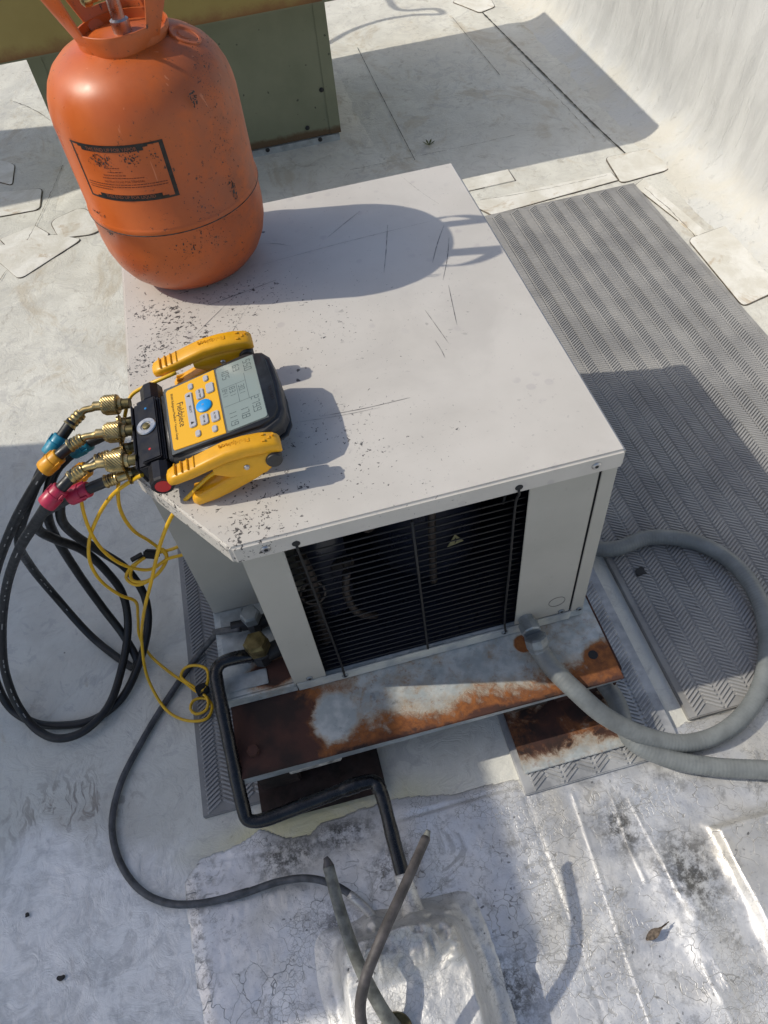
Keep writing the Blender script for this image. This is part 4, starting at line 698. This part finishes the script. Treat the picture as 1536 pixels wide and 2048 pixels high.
# ================================================================== HOSES
def hose(label, colr, start, pts, end, seed):
    t = thing('charging_hose', label, 'hose', (start[0][0] - .1, start[0][1], 0))
    def fitting(p, lower):
        P = [Vector(q) for q in p]                                     # port, nut end, elbow knee, ferrule end, collar mid
        d = (P[1] - P[0]).normalized(); L = (P[1] - P[0]).length
        nut = lathe('knurled_nut', [(.0075, .006), (.0078, .010), (.0112, .011)] + [(.0128, .0125 + (L - .016) * q / 9) for q in range(10)] + [(.0112, L - .002), (.0112, L), (.007, L + .001)], axis(P[0], d), 'brass', t, 40, False, .05)
        lathe('port_stub', [(.0068, -.004), (.0068, .012)], axis(P[0], d), 'brass_old', nut, 14)
        lathe('elbow_sleeve', [(.0062, 0), (.0062, .012), (.0050, .013)], axis(P[1], d), 'brass', t, 16)
        tube('elbow', [P[1] + d * .010, P[1] + (P[2] - P[1]) * .55, P[2], P[2] + (P[3] - P[2]) * .3], .0046, 'brass', t, 12, .002)
        d2 = (P[3] - P[2]).normalized(); L2 = (P[3] - P[2]).length; q0 = P[2] + d2 * L2 * .15; l2 = L2 * .85
        lathe('ferrule', [(.0055, 0), (.0074, .0006)] + [(.0083 if q % 2 else .0072, .002 + (l2 - .004) * q / 7) for q in range(8)] + [(.0090, l2 - .001), (.0090, l2)], axis(q0, d2), 'brass', t, 20)
        d3 = (P[4] - P[3]).normalized(); return P[3], d3
    a, da = fitting(start, 0); b, db = fitting(end, 1)
    full = [a - da * .008, a + da * .004] + [Vector(start[4])] + pts + [Vector(end[4])] + [b + db * .004, b - db * .008]
    tube('hose', full, .0072, 'hose_black', t, 14, .006)
    for (A, B) in ((Vector(start[3]), Vector(start[4])), (Vector(end[3]), Vector(end[4]))):
        d = (B - A).normalized(); c_ = B - d * .014
        cl = lathe('color_collar', [(.0082, 0), (.0098, .0006), (.0104, .0016), (.0104, .011), (.0114, .0115), (.0118, .0125), (.0118, .0275), (.0113, .029), (.0082, .0295)], axis(c_, d), colr, t, 20)
        for a_ in (0, 2.1, 4.2): T_ = axis(c_, d) @ Matrix.Rotation(a_, 4, 'Z'); box('collar_rib', (.0105, -.0012, .003), (.0122, .0012, .016), colr, cl, 0, T_)
    ps = spline(full, .004); Tn, fr = frames(ps); rs = random.Random(seed); vs_ = []; fs_ = []; i = 14
    while i < len(ps) * .42:                                           # broken white print along the hose
        k = rs.randint(1, 2); view = CAM - ps[i]; view -= Tn[i] * (view @ Tn[i]); view /= np.linalg.norm(view); sd = np.cross(Tn[i], view); c0 = ps[i] + view * .00735; c1 = ps[min(i + k, len(ps) - 1)] + view * .00735
        if rs.random() < .38:
            for q in range(k * 2):
                f0, f1 = q / (k * 2), (q + .6) / (k * 2); b0 = len(vs_); p0 = c0 + (c1 - c0) * f0; p1 = c0 + (c1 - c0) * f1; vs_ += [p0 - sd * .0008, p1 - sd * .0008, p1 + sd * .0008, p0 + sd * .0008]; fs_.append((b0, b0 + 1, b0 + 2, b0 + 3))
        i += k + rs.randint(0, 2)
    if fs_: mesh('print', vs_, fs_, 'print_white', t)
    return t
def W(*p): return [G(u, v, z) for u, v, z in p]
Z1, Z2 = .578, .556
hose('charging hose with blue collars folding down onto the roof in the narrowest loop', 'collar_blue', W((254, 807, Z1), (206, 811, Z1), (168, 821, Z1 - .002), (138, 852, Z1 - .008), (112, 890, Z1 - .022)),
     W((80, 950, .51), (38, 1075, .36), (60, 1130, .22), (110, 1192, .10), (182, 1272, .026), (245, 1322, .010), (268, 1335, .0095), (274, 1322, .022), (250, 1275, .05), (205, 1215, .11), (160, 1152, .2), (115, 1080, .32), (95, 1030, .41), (96, 985, .47), (115, 935, .515)),
     W((262, 843, Z2), (238, 850, Z2), (222, 862, Z2 - .002), (205, 872, Z2 - .004), (163, 893, Z2 - .016)), 1)
hose('charging hose with yellow collars sweeping widest out over the roof', 'collar_yellow', W((262, 861, Z1), (212, 866, Z1), (170, 874, Z1 - .002), (140, 892, Z1 - .008), (104, 924, Z1 - .022)),
     W((62, 985, .50), (20, 1065, .40), (-12, 1160, .28), (-22, 1260, .17), (-12, 1350, .08), (20, 1415, .024), (70, 1446, .010), (120, 1451, .009), (185, 1440, .009), (240, 1400, .010), (275, 1335, .022), (296, 1250, .06), (290, 1195, .10), (255, 1140, .17), (205, 1105, .25), (150, 1070, .34), (122, 1035, .42), (125, 985, .48)),
     W((268, 893, Z2), (245, 901, Z2), (225, 908, Z2 - .002), (195, 921, Z2 - .006), (160, 948, Z2 - .018)), 2)
hose('charging hose with red collars, hanging loop with white lettering beside the lid corner', 'collar_red', W((268, 920, Z1), (214, 925, Z1), (172, 935, Z1 - .002), (142, 955, Z1 - .008), (108, 992, Z1 - .022)),
     W((75, 1040, .50), (38, 1100, .42), (12, 1180, .31), (4, 1270, .20), (12, 1350, .11), (38, 1415, .050), (75, 1460, .026), (115, 1477, .022), (165, 1464, .022), (215, 1415, .023), (245, 1330, .035), (256, 1250, .07), (246, 1190, .12), (215, 1145, .19), (165, 1100, .28), (110, 1078, .36), (76, 1058, .415), (82, 1030, .46), (110, 1012, .50)),
     W((274, 942, Z2), (254, 949, Z2), (240, 954, Z2 - .002), (212, 963, Z2 - .005), (160, 985, Z2 - .016)), 3)
# thermocouple cables
ca1 = thing('thermocouple_cable', 'yellow thermocouple cable from the clamp by the lid front edge down to the pad', 'cable', G(340, 1430))
tube('cable', W((436, 940, .592), (415, 955, .575), (385, 985, .555), (345, 1030, .50), (320, 1090, .43), (302, 1165, .33), (287, 1230, .22), (284, 1290, .11), (297, 1360, .03), (335, 1422, .012), (380, 1442, .014), (415, 1436, .016), (424, 1410, .016), (408, 1396, .018), (386, 1402, .018), (381, 1418, .017), (392, 1428, .017), (412, 1420, .018), (416, 1400, .024), (402, 1384, .026), (385, 1372, .024), (362, 1352, .022), (370, 1336, .028), (395, 1331, .034), (414, 1340, .036), (414, 1368, .034), (400, 1384, .032), (370, 1365, .02), (340, 1345, .012), (300, 1310, .02), (280, 1275, .06), (276, 1235, .13), (270, 1202, .2), (240, 1190, .24), (205, 1165, .28), (182, 1130, .33), (178, 1085, .39), (195, 1035, .45), (225, 990, .51), (262, 962, .55), (284, 950, .57)), .0027, 'cable_yellow', ca1, 8, .005)
lathe('cable_tie', [(.006, 0), (.0095, .001), (.0105, .006), (.0105, .016), (.0095, .021), (.006, .022)], axis(G(393, 1384, .027), (1, .2, 0)), 'velcro', ca1, 8, False)
ca2 = thing('thermocouple_cable', 'yellow thermocouple cable bundled with a black tie beside the unit', 'cable', G(300, 1110, .25))
tube('cable', W((352, 745, .590), (325, 757, .586), (292, 772, .578), (262, 792, .566), (251, 825, .555), (246, 870, .54), (240, 930, .52), (236, 985, .50), (243, 1025, .45), (268, 1062, .38), (300, 1083, .32), (322, 1100, .29), (333, 1112, .28), (325, 1135, .27), (300, 1160, .26), (272, 1170, .255), (252, 1155, .26), (262, 1135, .27), (300, 1108, .285), (325, 1098, .29), (334, 1115, .28), (318, 1145, .27), (290, 1163, .262), (264, 1160, .26), (262, 1142, .265), (290, 1115, .28), (345, 1098, .285), (368, 1090, .29), (372, 1105, .285), (335, 1118, .28), (300, 1139, .28), (258, 1134, .30), (222, 1115, .34), (190, 1080, .40), (170, 1035, .45), (162, 990, .49), (170, 955, .52), (205, 920, .54), (262, 905, .555)), .0027, 'cable_yellow', ca2, 8, .005)
box('cable_tie', (-.012, -.007, -.007), (.012, .007, .007), 'velcro', ca2, .003, axis(G(303, 1108, .288), (.2, .5, .6))); box('tie_tail', (-.014, -.0015, -.009), (.006, .0015, .008), 'velcro', ca2, .0008, axis(G(278, 1112, .285), (.3, -.8, .5)))

# ================================================================== GREEN CABINET BEHIND
cb = thing('roof_cabinet', 'green sheet metal roof cabinet with wide rusty olive cap', 'cabinet', (.15, 2.2, 0))
box('cabinet_body', (-.272, 1.95, .030), (.588, 2.46, .478), 'cabinet_green', cb, .002)
box('base_curb', (-.265, 1.9440, -.004), (.582, 2.45, .0295), 'galvanised', cb, .001)
box('corner_flange', (.552, 1.9475, .031), (.5885, 1.9496, .477), 'cabinet_green', cb, .0006); box('corner_flange', (-.2725, 1.9475, .031), (-.232, 1.9496, .477), 'cabinet_green', cb, .0006)
cp = box('cap', (-.62, 1.722, .486), (.556, 2.70, .655), 'cap_paint', cb, .006); box('cap', (.560, 1.7215, .485), (.918, 2.70, .656), 'cap_paint', cb, .006); box('cap_joint', (.5565, 1.725, .488), (.5595, 2.69, .652), 'rust_dark', cp)
box('cap_underside', (-.60, 1.74, .478), (.90, 2.68, .4855), 'cabinet_green', cp)
for u, v in ((643, 180), (615, 256), (535, 299), (640, 278)):
    p = PY(u, v, 1.947); lathe('screw', [(0, .003), (.005, .0025), (.0075, .0005), (.0075, 0)], axis((p.x, 1.9476 if p.z > .031 else 1.9438, p.z), (0, -1, 0)), 'black_metal', cb, 12)
hfield('flashing', -.45, .78, 1.80, 2.6, .012, lambda X, Y: np.where(True, .012 * sstep(.13, 0, np.maximum(np.maximum(-.272 - X, X - .588), np.maximum(1.957 - Y, Y - 2.46)) + .03 * fbm(X, Y, 9, 3, 141)) - .003, 0), 'white_coating', roof)
# cable loop on top of the cabinet whose shadow falls on the roof
off = Vector((-.984, .238, 1)) * .80
wl = tube('cable_loop', [G(u, v) + off for u, v in ((655, 88), (700, 62), (760, 42), (830, 30), (885, 27), (872, 18), (800, 20), (775, -5), (760, -25), (700, -35))], .011, 'hose_black', None, 10, .01); tag(wl, 'black cable loop arching above the green cabinet', 'cable')

# other rooftop plant beyond the frame, whose shadows fall into view
def plant(label, lo, hi):
    t = thing('rooftop_unit', label, 'rooftop unit', ((lo[0] + hi[0]) / 2, (lo[1] + hi[1]) / 2, 0)); box('casing', (lo[0], lo[1], -.002), (hi[0], hi[1], hi[2] - .05), 'unit_beige', t, .004); box('top_cover', (lo[0], lo[1], hi[2] - .0495), (hi[0], hi[1], hi[2]), 'unit_beige', t, .006)
    for k in range(4): z = .25 + k * (hi[2] - .5) / 4; box('access_panel', (hi[0] + .001, lo[1] + .05, z), (hi[0] + .006, hi[1] - .05, z + (hi[2] - .5) / 4 - .02), 'unit_beige', t, .002)
plant('tall beige rooftop unit standing apart from the condensing unit', (-2.5, .030, 0), (-1.5, 1.12, 1.92))
plant('small beige rooftop unit next to the green cabinet', (-2.1, 2.28, 0), (-1.5, 2.76, 1.3))

# ================================================================== SMALL DEBRIS
def scrap(name, label, cat, u, v, z, r, mat, seed, th=.002, el=1.):
    rs = random.Random(seed); c_ = G(u, v, z); k = 11; poly = []
    for j in range(k): a = 2 * math.pi * j / k; q = r * rs.uniform(.55, 1.1); poly.append((c_.x + el * q * math.cos(a), c_.y + q * math.sin(a)))
    return tag(prism(name, poly, z, z + th, mat, None, th * .3), label, cat)
scrap('rubber_scrap', 'black rubber scrap lying on the large walkway pad inside the conduit loop', 'scrap', 1281, 1144, .0126, .012, 'tar', 1, .002)
scrap('stone_chip', 'dark stone chip on the white coating below the thin tube', 'stone', 122, 1956, .002, .005, 'tar', 2, .003, 1.3)
scrap('stone_chip', 'small dark chip on the pale roof beside a scuffed brown stain', 'stone', 55, 1830, .002, .0045, 'tar', 3, .003)
lf = thing('dry_leaf', 'brown dry leaf lying on the cracked silver coating', 'leaf', G(1300, 1862, .012)); a, b = G(1292, 1880, .012), G(1332, 1848, .016); dv = b - a; sd = Vector((-dv.y, dv.x, 0)).normalized(); vs_ = []; fs_ = []
for i in range(9):
    t_ = i / 8; wd = .0062 * math.sin(math.pi * min(1, t_ * 1.35 + .05)) ** .8 if t_ < .7 else .0012
    c_ = a + dv * t_ + Vector((0, 0, .003 * math.sin(t_ * 3))); vs_ += [c_ + sd * wd + Vector((0, 0, .003)), c_, c_ - sd * wd + Vector((0, 0, .0025))]
for i in range(8): fs_ += [(3 * i, 3 * i + 1, 3 * i + 4, 3 * i + 3), (3 * i + 1, 3 * i + 2, 3 * i + 5, 3 * i + 4)]
mesh('leaf_blade', vs_, fs_, 'leaf_brown', lf, True); tube('leaf_stem', [b - dv * .1, b, b + dv * .15], .0007, 'leaf_brown', lf, 6)
wd_ = thing('weed_sprig', 'tiny green weed sprig growing on the shaded roof', 'weed', G(858, 290)); c_ = G(858, 290, .002)
for j in range(7):
    a = j * .9; d = Vector((math.cos(a), math.sin(a), .5)) * .022; s_ = Vector((-d.y, d.x, 0)) * .16; mesh('blade', [c_ - s_ * .3, c_ + s_ * .3, c_ + d * .6 + s_, c_ + d, c_ + d * .6 - s_], [(0, 1, 2, 3, 4)], 'weed_green', wd_)
